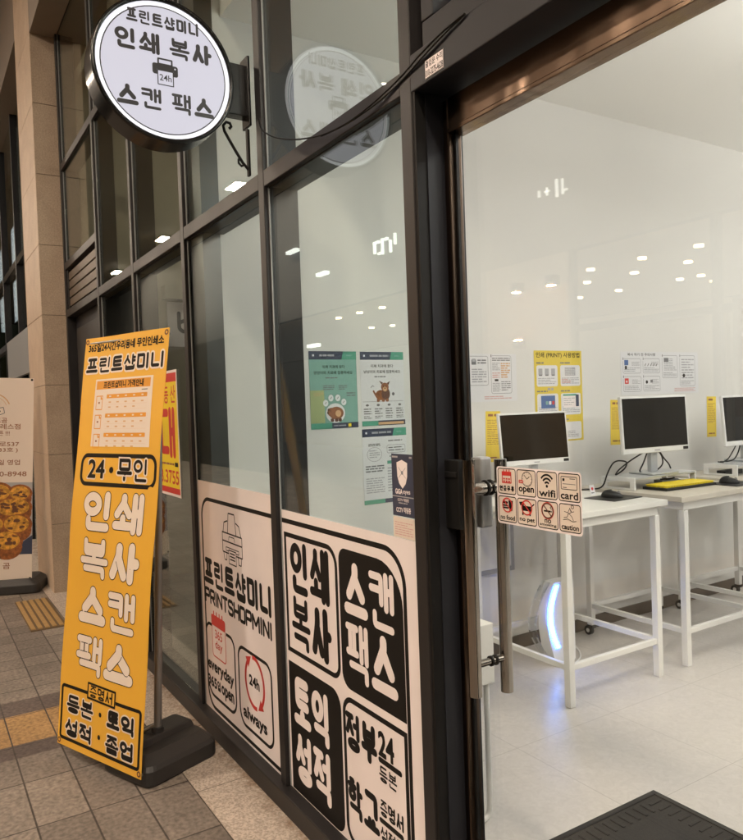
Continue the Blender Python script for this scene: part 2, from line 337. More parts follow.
def syllable(ch):
    c = ord(ch) - 0xAC00
    i, v, f = IN[c // 588], VO[(c % 588) // 28], FI[c % 28]
    R = []
    bot = .40 if f else 0.
    if v in 'ㅏㅐㅑㅓㅔㅕㅣㅖ':
        two = v in 'ㅐㅔㅖ'
        xi = .48 if two else (.50 if v in 'ㅏㅑ' else .58)
        if v in 'ㅓㅕ': xi = .46
        R += fit(CONS[i], .02, xi, bot + (.06 if f else .08), .96)
        y0, y1, ym = bot - (.03 if f else 0), 1., bot + (1 - bot) * .52
        if v == 'ㅣ': R += [[(.9, y1), (.9, y0)]]
        elif v == 'ㅏ': R += [[(.78, y1), (.78, y0)], [(.78, ym), (1, ym)]]
        elif v == 'ㅑ': R += [[(.78, y1), (.78, y0)], [(.78, ym + .12), (1, ym + .12)], [(.78, ym - .12), (1, ym - .12)]]
        elif v == 'ㅐ': R += [[(.70, y1), (.70, y0)], [(.95, y1), (.95, y0)], [(.70, ym), (.95, ym)]]
        elif v == 'ㅓ': R += [[(.92, y1), (.92, y0)], [(.64, ym), (.92, ym)]]
        elif v == 'ㅕ': R += [[(.92, y1), (.92, y0)], [(.62, ym + .11), (.92, ym + .11)], [(.62, ym - .11), (.92, ym - .11)]]
        elif v in 'ㅔㅖ': R += [[(.74, y1), (.74, y0)], [(.96, y1), (.96, y0)], [(.56, ym), (.74, ym)]]
        if f: R += fit(CONS[f], .16, .93, 0, .22)
    elif v in 'ㅗㅛㅜㅠㅡ':
        if f: yi0, yi1, yv, yb = .66, 1., .42, .22
        else: yi0, yi1, yv, yb = .46, 1., .06, 0
        if v in 'ㅗㅛ':
            ys = yv + .17
            R += fit(CONS[i], .14, .86, yi0 + (0 if f else .0), yi1) + [[(0, yv), (1, yv)]]
            for x in ([.5] if v == 'ㅗ' else [.34, .66]): R += [[(x, yv), (x, ys)]]
        elif v == 'ㅡ': R += fit(CONS[i], .14, .86, yi0 - (.0 if f else .08), yi1) + [[(0, yv), (1, yv)]]
        else:
            yv = yv if f else .34
            R += fit(CONS[i], .14, .86, max(yi0, yv + .2), yi1) + [[(0, yv), (1, yv)]]
            for x in ([.5] if v == 'ㅜ' else [.34, .66]): R += [[(x, yv), (x, yv - (.16 if f else .34))]]
        if f: R += fit(CONS[f], .12, .88, 0, .18)
    elif v == 'ㅙ':
        R += fit(CONS[i], .04, .52, .46, .98) + [[(.0, .12), (.56, .12)], [(.28, .12), (.28, .34)], [(.72, 1), (.72, 0)], [(.97, 1), (.97, 0)], [(.72, .52), (.97, .52)]]
    return R

def wfac(ch):
    c = ord(ch) - 0xAC00
    i, v, f = IN[c // 588], VO[(c % 588) // 28], FI[c % 28]
    k = 1.
    if v in 'ㅗㅛㅜㅠㅡ' and f: k = .74
    elif f: k = .86
    if v in 'ㅐㅔㅖㅙ': k *= .84
    if i in 'ㅂㅌㅍㄹㅋ' and (f or v in 'ㅐㅙ'): k *= .90
    return k
class Art:
    """flat printed artwork: polygons on thin layers over a base sheet"""
    def __init__(s, step=.00022): s.b = MB(); s.step = step; s.k = 0
    def z(s, layer): return layer * s.step
    def poly(s, pts, m, layer):
        s.k += 1; zz = s.z(layer) + (s.k % 40) * s.step * .012
        s.b.add([(x, y, zz) for x, y in pts], [tuple(range(len(pts)))], m)
    def rect(s, x0, y0, x1, y1, m, layer): s.poly([(x0, y0), (x1, y0), (x1, y1), (x0, y1)], m, layer)
    @staticmethod
    def rr(x0, y0, x1, y1, r, n=7):
        """rounded outline; r = one radius or (tl, tr, br, bl)"""
        tl, tr, br, bl = r if isinstance(r, (tuple, list)) else (r,) * 4
        out = []
        for cx, cy, rad, a0 in ((x1 - tr, y1 - tr, tr, 0), (x0 + tl, y1 - tl, tl, 90), (x0 + bl, y0 + bl, bl, 180), (x1 - br, y0 + br, br, 270)):
            for k in range(n + 1):
                a = math.radians(a0 + 90 * k / n); out.append((cx + rad * math.cos(a), cy + rad * math.sin(a)))
        return out
    def rrect(s, x0, y0, x1, y1, r, m, layer): s.poly(s.rr(x0, y0, x1, y1, r), m, layer)
    def rframe(s, x0, y0, x1, y1, r, t, m, layer):
        rs = r if isinstance(r, (tuple, list)) else (r,) * 4
        A = s.rr(x0, y0, x1, y1, rs); B = s.rr(x0 + t, y0 + t, x1 - t, y1 - t, [max(0., q - t) for q in rs])
        s.ringpoly(A, B, m, layer)
    def ringpoly(s, A, B, m, layer):
        s.k += 1; zz = s.z(layer) + (s.k % 40) * s.step * .012; n = len(A)
        s.b.add([(x, y, zz) for x, y in A + B], [(i, (i + 1) % n, n + (i + 1) % n, n + i) for i in range(n)], m)
    def circ(s, cx, cy, r, m, layer, n=28, ry=None):
        ry = ry or r
        s.poly([(cx + r * math.cos(2 * PI * k / n), cy + ry * math.sin(2 * PI * k / n)) for k in range(n)], m, layer)
    def ring(s, cx, cy, r, t, m, layer, n=48, ry=None):
        q = (ry or r) / r
        s.ringpoly([(cx + r * math.cos(2 * PI * k / n), cy + q * r * math.sin(2 * PI * k / n)) for k in range(n)],
                   [(cx + (r - t) * math.cos(2 * PI * k / n), cy + q * (r - t) * math.sin(2 * PI * k / n)) for k in range(n)], m, layer)
    def stroke(s, pts, w, m, layer, rad=None, cap=True):
        P = smooth_path([(x, y, 0) for x, y in pts], w * .9 if rad is None else rad)
        Q = [P[0]]
        for p in P[1:]:
            if (p - Q[-1]).length > 1e-6: Q.append(p)
        P = Q; n = len(P); h = w / 2; Lf, Rt = [], []
        closed = n > 3 and (P[0] - P[-1]).length < 1e-5
        for i in range(n):
            if closed: a = P[i] - P[i - 1 if i else n - 2]; b = P[(i + 1) if i < n - 1 else 1] - P[i]
            else:
                a = P[i] - P[i - 1] if i else P[1] - P[0]; b = P[i + 1] - P[i] if i < n - 1 else P[i] - P[i - 1]
            d = (a.normalized() + b.normalized())
            d = d.normalized() if d.length > 1e-6 else a.normalized()
            nn = Vector((-d.y, d.x, 0)); k = min(1.6, 1 / max(.3, nn.dot(Vector((-b.y, b.x, 0)).normalized())))
            Lf.append(P[i] + nn * h * k); Rt.append(P[i] - nn * h * k)
        if cap and not closed:
            def arc(c, d0):
                a0 = math.atan2(d0.y, d0.x); return [(c.x + h * math.cos(a0 + PI * j / 6), c.y + h * math.sin(a0 + PI * j / 6)) for j in range(1, 6)]
            st = arc(P[0], Lf[0] - P[0]); en = arc(P[-1], Rt[-1] - P[-1])
        else: st = en = []
        s.k += 1; zz = s.z(layer) + (s.k % 40) * s.step * .012
        vs = [(p.x, p.y, zz) for p in Lf] + [(p.x, p.y, zz) for p in Rt]
        fs = [(i, n + i, n + i + 1, i + 1) for i in range(n - 1)]
        s.b.add(vs, fs, m)
        if st: s.b.add([(Lf[0].x, Lf[0].y, zz)] + [(x, y, zz) for x, y in st] + [(Rt[0].x, Rt[0].y, zz)], [tuple(range(len(st) + 2))], m)
        if en: s.b.add([(Rt[-1].x, Rt[-1].y, zz)] + [(x, y, zz) for x, y in en] + [(Lf[-1].x, Lf[-1].y, zz)], [tuple(range(len(en) + 2))], m)
    def hangul(s, text, x0, y0, x1, y1, w, m, layer, gap=.16, outline=None, ow=0., cols=None):
        """text laid in one row inside the box; w = stroke width; a space is half a cell"""
        units = sum(.45 if c == ' ' else 1 for c in text); nn = len(text); w0 = w
        cw = (x1 - x0) / (units + gap * (nn - 1)); x = x0
        for c in text:
            if c == ' ': x += cw * .45 + cw * gap; continue
            w = w0 * wfac(c); W = cw - w; H = y1 - y0 - w
            for st in syllable(c):
                P = [(x + w / 2 + px * W, y0 + w / 2 + py * H) for px, py in st]
                if outline: s.stroke(P, w + 2 * ow, outline, layer - .5, rad=w * .45)
                s.stroke(P, w, m, layer, rad=w * .45)
            x += cw * (1 + gap)
    def text(s, body, x0, y0, x1, y1, m, layer, bold=.0, keep=False, align='C', res=3, fat=0.):
        if bold > .011: fat = max(fat, bold * (y1 - y0) * .9); bold = 0.
        cu = bpy.data.curves.new('t', 'FONT'); cu.body = body; cu.offset = bold; cu.resolution_u = res; cu.fill_mode = 'BOTH'
        o = bpy.data.objects.new('t', cu); COL.objects.link(o)
        dg = bpy.context.evaluated_depsgraph_get(); e = o.evaluated_get(dg); me = e.to_mesh()
        V = [tuple(v.co) for v in me.vertices]; F = [tuple(p.vertices) for p in me.polygons]
        e.to_mesh_clear(); bpy.data.objects.remove(o); bpy.data.curves.remove(cu)
        if not V: return
        ax, bx = min(v[0] for v in V), max(v[0] for v in V); ay, by = min(v[1] for v in V), max(v[1] for v in V)
        sx, sy = (x1 - x0) / (bx - ax), (y1 - y0) / (by - ay)
        if keep: sx = sy = min(sx, sy)
        ox = x0 if align == 'L' else (x0 + x1) / 2 - (bx - ax) * sx / 2
        oy = (y0 + y1) / 2 - (by - ay) * sy / 2
        s.k += 1; zz = s.z(layer) + (s.k % 40) * s.step * .012
        for j, (dx, dy) in enumerate([(0, 0)] if not fat else [(fat * math.cos(PI * t / 4), fat * math.sin(PI * t / 4)) for t in range(8)]):
            s.b.add([(ox + (v[0] - ax) * sx + dx, oy + (v[1] - ay) * sy + dy, zz + j * s.step * .002) for v in V], F, m)
    def caps(s, word, x0, y0, x1, y1, w, m, layer, gap=.34):
        D = {'P': [[(0, 0), (0, 1), (1, 1), (1, .46), (0, .46)]], 'R': [[(0, 0), (0, 1), (1, 1), (1, .46), (0, .46)], [(.45, .46), (1, 0)]], 'I': [[(.5, 0), (.5, 1)]],
             'N': [[(0, 0), (0, 1), (1, 0), (1, 1)]], 'T': [[(0, 1), (1, 1)], [(.5, 1), (.5, 0)]], 'H': [[(0, 0), (0, 1)], [(1, 0), (1, 1)], [(0, .5), (1, .5)]],
             'S': [[(1, .86), (.85, 1), (.15, 1), (0, .86), (0, .64), (.15, .52), (.85, .48), (1, .36), (1, .14), (.85, 0), (.15, 0), (0, .14)]],
             'O': [[(.5, 1), (.1, 1), (0, .85), (0, .15), (.1, 0), (.9, 0), (1, .15), (1, .85), (.9, 1), (.5, 1)]], 'M': [[(0, 0), (0, 1), (.5, .3), (1, 1), (1, 0)]]}
        wd = {'I': .18, 'M': 1.3}
        tot = sum(wd.get(c, 1) for c in word) + gap * (len(word) - 1); q = (x1 - x0 - w) / tot; x = x0 + w / 2
        for c in word:
            cwid = wd.get(c, 1) * q
            for st in D[c]: s.stroke([(x + px * cwid, y0 + w / 2 + py * (y1 - y0 - w)) for px, py in st], w, m, layer, rad=w * .5)
            x += cwid + gap * q
    def subdivide(s, xs, ys):
        """cut every printed polygon along grid lines so the print can follow a wavy sheet"""
        me = bpy.data.meshes.new('cut'); me.from_pydata(s.b.v, [], s.b.f); bm = bmesh.new(); bm.from_mesh(me); bm.faces.ensure_lookup_table()
        for f, mi in zip(bm.faces, s.b.mi): f.material_index = mi
        for ax, vals in ((0, xs), (1, ys)):
            nrm = (1, 0, 0) if ax == 0 else (0, 1, 0)
            for q in vals:
                bmesh.ops.bisect_plane(bm, geom=bm.verts[:] + bm.edges[:] + bm.faces[:], dist=1e-6, plane_co=(q, q, 0), plane_no=nrm)
        bm.verts.ensure_lookup_table(); bm.verts.index_update()
        s.b.v = [tuple(v.co) for v in bm.verts]; s.b.f = [[v.index for v in f.verts] for f in bm.faces]; s.b.mi = [f.material_index for f in bm.faces]; s.b.sm = [False] * len(s.b.f)
        bm.free(); bpy.data.meshes.remove(me)
    def lines(s, x0, y0, x1, y1, n, m, layer, fill=.5, words=True):
        """rows of tiny print too small to read"""
        h = (y1 - y0) / n
        for i in range(n):
            y = y1 - (i + .5) * h; x = x0; end = x1 - (x1 - x0) * random.choice((0, 0, .1, .3))
            while x < end:
                w = min(end - x, random.uniform(1.2, 4.5) * h * .8)
                s.rect(x, y - h * fill / 2, x + w, y + h * fill / 2, m, layer); x += w + h * .35
    def build(s, name, origin, right, up, sheet=None, thick=.0008, parent=None, sheet_mat='paper', bow=0.):
        """sheet = outline polygon of the base sheet"""
        if sheet:
            n = len(sheet); t = -thick
            vs = [(x, y, t) for x, y in sheet] + [(x, y, 0.) for x, y in sheet]
            s.b.add(vs, [tuple(range(n))[::-1], tuple(range(n, 2 * n))] + [(i, (i + 1) % n, n + (i + 1) % n, n + i) for i in range(n)], sheet_mat)
        o = s.b.build(name, parent); o.matrix_local = frame_matrix(origin, right, up)
        return o
def rectp(x0, y0, x1, y1): return [(x0, y0), (x1, y0), (x1, y1), (x0, y1)]

# ------------------------------------------------------------------ camera (solved from the vanishing points of the facade)
cam = bpy.data.cameras.new('camera'); co = bpy.data.objects.new('camera', cam); COL.objects.link(co); S.camera = co
cam.sensor_fit = 'HORIZONTAL'; cam.sensor_width = 36; cam.lens = 36 * 735 / 743; cam.clip_end = 300; cam.clip_start = .05
Rm = Matrix(((.5293, 0., .8481), (.8477, .0422, -.5289), (-.0352, .9990, .0221))).to_4x4()
q = Rm.to_quaternion(); q.normalize()
co.matrix_world = Matrix.Translation((0, -1.148, 1.5)) @ q.to_matrix().to_4x4()

# ------------------------------------------------------------------ setting
def sheet(name, x0, x1, y0, y1, z, m, parent=None, thick=.02):
    return MB().box(x0, x1, y0, y1, z - thick, z, m).build(name, parent)
tag(sheet('ground', -60, 40, -40, 40, -.03, 'oppdark'), 'dark bare ground under everything', 'ground', kind='structure')
tag(sheet('pavement', -40, 20, -5.6, -.262, 0, 'paving'), 'brown paving tiles with a yellow cross band', 'pavement', kind='structure')
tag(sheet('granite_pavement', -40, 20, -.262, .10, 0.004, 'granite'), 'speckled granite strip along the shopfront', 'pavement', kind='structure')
tag(sheet('shop_floor', -3.27, 2.4, .10, 7.4, .006, 'floor'), 'pale grey vinyl floor inside the shop', 'floor', kind='structure')
MT['groove'] = mat('dark_tactile_groove', (.13, .08, .035), .8)  # slab base coloured darker than the ribs
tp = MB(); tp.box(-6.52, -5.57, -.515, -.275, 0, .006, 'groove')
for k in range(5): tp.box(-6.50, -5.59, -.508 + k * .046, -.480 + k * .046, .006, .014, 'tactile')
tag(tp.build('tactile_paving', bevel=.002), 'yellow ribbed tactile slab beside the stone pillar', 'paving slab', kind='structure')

# ---- shop room
WX = -3.27; CZ = 3.32
room = thing('shop_room', 'plain white-walled copy shop room behind the glass front', 'shop', (0, .2, 0))
def part(mb, name, parent, **k):
    o = mb.build(name, parent, **k); o.matrix_parent_inverse = parent.matrix_basis.inverted(); return o
bpy.context.view_layer.update()
part(MB().box(WX - .17, WX, .02, 7.4, 0, 4.6, 'wall'), 'side_wall', room)
part(MB().box(WX - .168, WX + .004, .0121, .098, .09, 4.6, 'endpost'), 'end_post', room)
part(MB().box(WX, 2.4, 7.4, 7.55, 0, 4.6, 'wall'), 'back_wall', room)
part(MB().box(2.4, 2.55, .10, 7.55, 0, 4.6, 'wall'), 'side_wall', room)
for y in (.5, 2.0, 3.5, 5.0):
    part(MB().box(2.385, 2.399, y, y + 1.4, .25, 2.75, 'screen').box(2.37, 2.384, y + .66, y + .74, .25, 2.75, 'frame2'), 'screen_reflection_panel', room)  # unseen dark panels added for the monitor screens to reflect
part(MB().box(WX, 2.4, .14, 7.4, CZ, CZ + .1, 'ceil'), 'ceiling', room)
part(MB().box(WX + .001, WX + .012, .13, 7.39, .007, .085, 'skirt'), 'skirting_board', room)
for (x, y) in ((-1.0, 1.1), (-1.1, 2.9), (-1.9, 5.2), (1.2, 1.1), (1.2, 3.2), (1.2, 5.4)):
    part(MB().box(x - .42, x + .42, y - .11, y + .11, CZ - .48, CZ - .36, 'led').box(x - .35, x - .34, y - .005, y + .005, CZ - .359, CZ - .002, 'plastic_w').box(x + .34, x + .35, y - .005, y + .005, CZ - .359, CZ - .002, 'plastic_w'), 'ceiling_light', room)

# ---- storefront
FY = -.02; GY = 0.0
sf = thing('storefront', 'dark metal framed glass shopfront with tall panes', 'storefront', (0, 0, 0))
MX = [(-1.61, -1.56), (-2.55, -2.50), (-3.49, -3.44), (-4.43, -4.38), (-5.37, -5.32), (-6.60, -6.55)]
TOPZ = 4.65
for x0, x1 in MX:
    part(MB().box(x0, x1, FY, .12, .08, TOPZ, 'frame'), 'mullion', sf, bevel=.003)
part(MB().box(-6.65, -1.56, -.05, .12, .004, .08, 'frame'), 'sill', sf, bevel=.004)
for i in range(len(MX) - 1):
    xr, xl = MX[i][0], MX[i + 1][1]
    part(MB().box(xl, xr, FY + .001, .119, 2.31, 2.37, 'frame'), 'transom', sf, bevel=.003)
    part(MB().box(xl, xr, FY + .001, .119, 3.52, 3.58, 'frame'), 'transom', sf, bevel=.003)
    def pane(z0, z1):
        part(MB().box(xl + .0012, xl + .008, GY - .004, GY - .0004, z0 + .002, z1 - .002, 'gasket').box(xl + .0085, xr - .0012, GY - .004, GY - .0004, z1 - .007, z1 - .002, 'black'), 'gasket', sf)
        part(MB().box(xl + .001, xr - .001, GY, GY + .005, z0 + .001, z1 - .001, 'pane'), 'window_pane', sf)
    pane(3.58, TOPZ)
    if i == 4:
        part(MB().box(xl, xr, FY + .001, .119, 2.70, 2.76, 'frame'), 'transom', sf, bevel=.003)
        pane(2.76, 3.52)
        lv = MB(); lv.box(xl + .001, xr - .001, .03, .06, 2.371, 2.699, 'louvre')
        for k in range(4): lv.box(xl + .05, xr - .05, .0, .028, 2.395 + k * .072, 2.455 + k * .072, 'louvre')
        lv.box(xl + .002, xl + .045, -.005, .03, 2.372, 2.698, 'frame'); lv.box(xr - .045, xr - .002, -.005, .03, 2.372, 2.698, 'frame')
        part(lv, 'louvre_panel', sf, bevel=.002)
        dr = MB(); dr.box(xl + .001, xr - .001, .05, .09, .081, 2.309, 'frame2'); dr.box(xl + .12, xr - .12, .03, .05, .25, 2.2, 'lobbydark')
        part(dr, 'service_door', sf, bevel=.003)
    else:
        pane(2.37, 3.52); pane(.08, 2.31)
# over the door: head frame, upper frame and upper pane
lt = MB(); lt.box(-1.56, 2.5, FY, .14, 2.300, 2.395, 'frame2')
part(lt, 'lintel', sf, bevel=.003)
up = MB(); up.box(-1.53, 2.5, FY + .02, .13, 2.395, 2.47, 'frame2'); up.box(-1.53, -1.48, FY + .018, .12, 2.47, TOPZ, 'frame2')
up.box(-1.475, 2.5, .055, .10, 2.475, 2.53, 'rail')
part(up, 'upper_frame', sf, bevel=.003)
part(MB().box(-1.56, -1.531, .05, .1, 2.395, TOPZ, 'black'), 'gasket', sf)
part(MB().box(-1.479, 2.5, .06, .068, 2.53, TOPZ, 'pane'), 'window_pane', sf)
part(MB().box(-1.56, -1.545, .016, .135, .0, 2.30, 'frame2'), 'door_jamb', sf)
part(MB().box(-1.5598, -1.549, FY + .004, .0155, .0, 2.30, 'black'), 'gasket', sf)
for x in (-.56, .42, 1.4, 2.45):
    part(MB().box(x - .025, x + .025, FY + .001, .13, .0, 2.30, 'frame2'), 'mullion', sf, bevel=.003)
for a, b in ((-.535, .395), (.445, 1.375), (1.425, 2.425)):
    part(MB().box(a + .001, b - .001, .05, .058, .02, 2.299, 'pane'), 'window_pane', sf)
part(MB().box(-1.545, 2.42, .0, .13, .004, .018, 'steel'), 'threshold', sf)

# ---- glass door
DY = .09; DL, DR_ = -1.543, -.59
dr = thing('glass_door', 'frameless look glass door with steel top rail and long pull handles', 'door', (DL, DY, 0))
part(MB().box(DL + .02, DR_ - .02, DY - .005, DY + .005, .09, 2.208, 'doorpane'), 'door_glass', dr)
part(MB().box(DL + .022, DR_, DY - .022, DY + .022, 2.208, 2.288, 'rail').box(DL + .022, DR_, DY - .026, DY + .026, 2.196, 2.2078, 'rail'), 'top_rail', dr, bevel=.002)
part(MB().box(DL + .022, DR_, DY - .022, DY + .022, .02, .09, 'rail'), 'bottom_rail', dr, bevel=.002)
part(MB().box(DL, DL + .0215, DY - .022, DY + .022, .02, 2.288, 'stile'), 'stile', dr, bevel=.003)
part(MB().box(DL + .022, DL + .030, DY - .0045, DY + .0045, .09, 2.196, 'black'), 'glass_edge', dr)
HX = -1.436
for dy, z0, z1 in ((-.06, .752, 1.35), (.045, .74, 1.345)):
    h = MB(); h.tube([(HX, DY + dy, z0), (HX, DY + dy, z1)], .0165, 'steel', 20)
    part(h, 'pull_handle', dr)
for z in (.83, 1.275):
    pr = .0095 if z < 1 else .0165
    h = MB(); h.tube([(HX, DY - .06, z), (HX, DY + .045, z)], pr, 'steel', 18); h.tube([(HX, DY - .010, z), (HX, DY - .0055, z)], pr + .004, 'black', 18); h.tube([(HX, DY + .0055, z), (HX, DY + .010, z)], pr + .004, 'black', 18)
    part(h, 'handle_post', dr)
lk = MB(); lk.box(DL - .005, DL + .055, DY - .052, DY - .0225, 1.165, 1.345, 'black'); lk.box(DL + .0, DL + .05, DY - .056, DY - .052, 1.30, 1.315, 'plastic_b')
part(lk, 'lock_case', dr, bevel=.005)
part(MB().box(DL + .035, DL + .075, DY + .0055, DY + .045, 1.165, 1.35, 'plastic_g'), 'lock_case', dr, bevel=.006)

# ---- pictogram sheet on the door
a = Art(); PW, PH = .273, .14
cw, chh = .064, .064
icons = ['cal', 'clock', 'wifi', 'card', 'food', 'pet', 'smoke', 'slip']
for i in range(8):
    cx = .0035 + (i % 4) * .0675 + cw / 2; cy = .1365 - (i // 4) * .0685 - chh / 2; L = 2
    x0, y0, x1, y1 = cx - cw / 2, cy - chh / 2, cx + cw / 2, cy + chh / 2
    a.rrect(x0, y0, x1, y1, .007, 'cream', 1); a.rframe(x0, y0, x1, y1, .007, .0022, 'ink', 2)
    nm = ['연중무휴', 'open', 'wifi', 'card', 'no food', 'no pet', 'no smoking', 'caution'][i]
    if i == 6:
        a.text('no', cx - .010, y0 + .0135, cx + .010, y0 + .022, 'ink', 3, .04); a.text('smoking', x0 + .006, y0 + .0045, x1 - .006, y0 + .0125, 'ink', 3, .035)
    elif i == 0: a.hangul(nm, x0 + .006, y0 + .008, x1 - .006, y0 + .021, .0028, 'ink', 3)
    else: a.text(nm, x0 + .007, y0 + .006, x1 - .007, y0 + (.022 if i < 4 else .017), 'ink', 3, .045)
    iy = cy + .010; k = icons[i]
    if k == 'cal':
        a.rframe(cx - .017, iy - .015, cx + .017, iy + .014, .002, .0028, 'red', 3); a.rect(cx - .017, iy + .004, cx + .017, iy + .014, 'red', 3)
        for q in (-.01, 0, .01): a.rect(cx + q - .0015, iy + .014, cx + q + .0015, iy + .019, 'red', 3)
        for q in (-.009, 0, .009):
            for w in (-.004, -.010): a.rect(cx + q - .003, iy + w - .002, cx + q + .003, iy + w + .002, 'red', 3)
    elif k == 'clock':
        a.ring(cx + .003, iy, .018, .0017, 'ink', 3, 30); a.stroke([(cx + .003, iy), (cx - .006, iy + .009)], .0016, 'ink', 3); a.stroke([(cx + .003, iy), (cx + .011, iy + .006)], .0016, 'ink', 3)
        for q in range(12): a.circ(cx + .003 + .0145 * math.cos(q * PI / 6), iy + .0145 * math.sin(q * PI / 6), .0009, 'ink', 3, 6)
        a.rrect(cx - .025, iy - .011, cx - .010, iy - .003, .002, 'red', 4); a.text('24', cx - .022, iy - .009, cx - .013, iy - .005, 'cream', 5, .03)
    elif k == 'wifi':
        for r in (.008, .0155, .023): a.stroke([(cx + r * math.cos(math.radians(t)), iy - .012 + r * 1.15 * math.sin(math.radians(t))) for t in range(40, 141, 10)], .0045, 'ink', 3, cap=False)
        a.circ(cx, iy - .012, .0035, 'ink', 3)
    elif k == 'card':
        a.rframe(cx - .024, iy - .015, cx + .024, iy + .015, .003, .0016, 'ink', 3); a.rect(cx - .019, iy + .004, cx - .013, iy + .010, 'ink', 3)
        a.rect(cx + .002, iy + .009, cx + .018, iy + .0105, 'ink', 3); a.rect(cx - .019, iy - .003, cx + .019, iy - .0015, 'ink2', 3); a.rect(cx - .019, iy - .011, cx - .007, iy - .0095, 'ink', 3)
    elif k in ('food', 'pet', 'smoke'):
        if k == 'food':
            a.rrect(cx - .018, iy - .009, cx + .004, iy - .005, .0015, 'ink', 3); a.rrect(cx - .018, iy - .003, cx + .004, iy + .001, .0015, 'ink', 3); a.rrect(cx - .016, iy + .003, cx + .002, iy + .009, .003, 'ink', 3)
            a.poly([(cx + .007, iy - .013), (cx + .017, iy - .013), (cx + .020, iy + .012), (cx + .004, iy + .012)], 'ink', 3)
        elif k == 'pet':
            a.rrect(cx - .016, iy - .008, cx + .014, iy + .004, .003, 'ink', 3)
            for q in (-.014, .010): a.rect(cx + q - .002, iy - .019, cx + q + .002, iy - .006, 'ink', 3)
            a.poly([(cx - .026, iy + .012), (cx - .010, iy + .014), (cx - .010, iy + .002), (cx - .022, iy + .004)], 'ink', 3); a.stroke([(cx + .013, iy + .002), (cx + .024, iy + .010)], .003, 'ink', 3)
        else:
            a.rect(cx - .012, iy - .003, cx + .010, iy + .001, 'ink', 3); a.rect(cx + .011, iy - .003, cx + .013, iy + .001, 'ink', 3); a.stroke([(cx + .012, iy + .004), (cx + .008, iy + .008), (cx + .012, iy + .011)], .0015, 'ink', 3)
        a.ring(cx, iy, .0185, .0032, 'red' if k != 'smoke' else 'brown2', 5, 32); a.stroke([(cx - .0125, iy + .0125), (cx + .0125, iy - .0125)], .003, 'red' if k != 'smoke' else 'brown2', 5)
        if k == 'smoke': a.ring(cx, iy, .020, .0018, 'red', 4, 32)
    else:
        a.ring(cx + .008, iy + .016, .0045, .0014, 'ink', 3, 14)
        for p in ([(0, .012), (-.006, .002), (-.016, .004)], [(0, .012), (.006, .004), (.012, .006)], [(-.004, .002), (-.008, -.008), (-.018, -.010)], [(-.002, 0), (.006, -.006), (.010, -.014)], [(-.020, -.015), (-.006, -.012), (.008, -.017), (.018, -.015)], [(.0, .013), (.004, .003), (-.004, 0)]):
            a.stroke([(cx + u, iy + v) for u, v in p], .0013, 'ink', 3)
o = a.build('pictogram_sticker', (-1.392, DY - .0062, 1.193), (1, 0, 0), (0, 0, 1), Art.rr(-.001, -.001, PW, PH, .008), sheet_mat='vinyl', thick=.0004)
tag(o, 'sheet of eight small rule pictograms stuck on the glass door beside the handle', 'sticker')

# ---- window decals
def decal(name, label, art, pane_x0, x0, x1, z0, z1, y=GY - .0012, m='vinyl'):
    o = art.build(name, (0, y, 0), (1, 0, 0), (0, 0, 1), rectp(x0, z0, x1, z1), sheet_mat=m, thick=.0004)
    return tag(o, label, 'window sticker')
a = Art()
# left pane
P = a
a.stroke([(-2.552, 1.083)] + [(-3.30 - .092 * math.sin(math.radians(t)), .991 + .092 * math.cos(math.radians(t))) for t in range(0, 91, 10)] + [(-3.392, .20)] + [(-3.302 - .09 * math.cos(math.radians(t)), .19 - .09 * math.sin(math.radians(t))) for t in range(10, 91, 10)] + [(-2.552, .10)], .017, 'ink', 1, rad=.002, cap=False)
st = lambda pts, w=.006, L=2: P.stroke(pts, w, 'ink', L, rad=.004)
st([(-3.06, .955), (-3.045, 1.045), (-2.975, 1.045), (-2.96, .955)]); st([(-3.115, .955), (-3.10, 1.0), (-3.06, 1.01)]); st([(-2.905, .955), (-2.925, 1.0), (-2.96, 1.01)])
st([(-3.125, .955), (-2.897, .955), (-2.897, .868), (-3.125, .868), (-3.125, .955)]); st([(-3.125, .918), (-2.897, .918)])
st([(-3.05, .926), (-3.045, .943), (-2.985, .943), (-2.98, .926)], .004)
st([(-3.085, .893), (-2.935, .893), (-2.935, .878), (-3.085, .878), (-3.085, .893)], .004)
st([(-3.115, .868), (-3.105, .835), (-3.08, .835), (-3.075, .868)], .005); st([(-2.945, .868), (-2.94, .835), (-2.912, .835), (-2.905, .868)], .005)
P.rect(-3.055, .822, -2.965, .886, 'vinyl', 3); P.rframe(-3.055, .822, -2.965, .886, .004, .005, 'ink', 4)
for k in range(3): P.rect(-3.04, .868 - k * .013, -2.98, .874 - k * .013, 'ink', 5)
P.hangul('프린트샵미니', -3.385, .680, -2.610, .806, .026, 'ink', 2, gap=.08)
P.caps('PRINTSHOPMINI', -3.388, .590, -2.618, .664, .0155, 'ink', 2)
P.rframe(-3.40, .150, -3.025, .50, (.06, .06, .07, .09), .014, 'ink', 2); P.rframe(-2.995, .145, -2.638, .492, (.06, .06, .06, .07), .014, 'ink', 2)
P.rect(-3.312, .34, -3.130, .535, 'vinyl', 3)
P.rframe(-3.312, .350, -3.136, .540, .022, .006, 'red', 4); P.rrect(-3.314, .497, -3.134, .548, .014, 'red', 5)
for k in range(4): P.rrect(-3.285 + k * .036, .535, -3.273 + k * .036, .567, .004, 'red', 5)
P.text('365', -3.270, .442, -3.180, .482, 'red', 5, .02); P.text('day', -3.272, .385, -3.182, .432, 'red', 5, .02)
P.text('everyday', -3.382, .262, -3.055, .330, 'ink', 3, .01, fat=.0022)
P.text('365', -3.388, .198, -3.275, .245, 'ink', 3, .01, fat=.0022); P.hangul('일', -3.268, .198, -3.222, .246, .010, 'ink', 3); P.text('open', -3.212, .182, -3.060, .240, 'ink', 3, .01, fat=.0022)
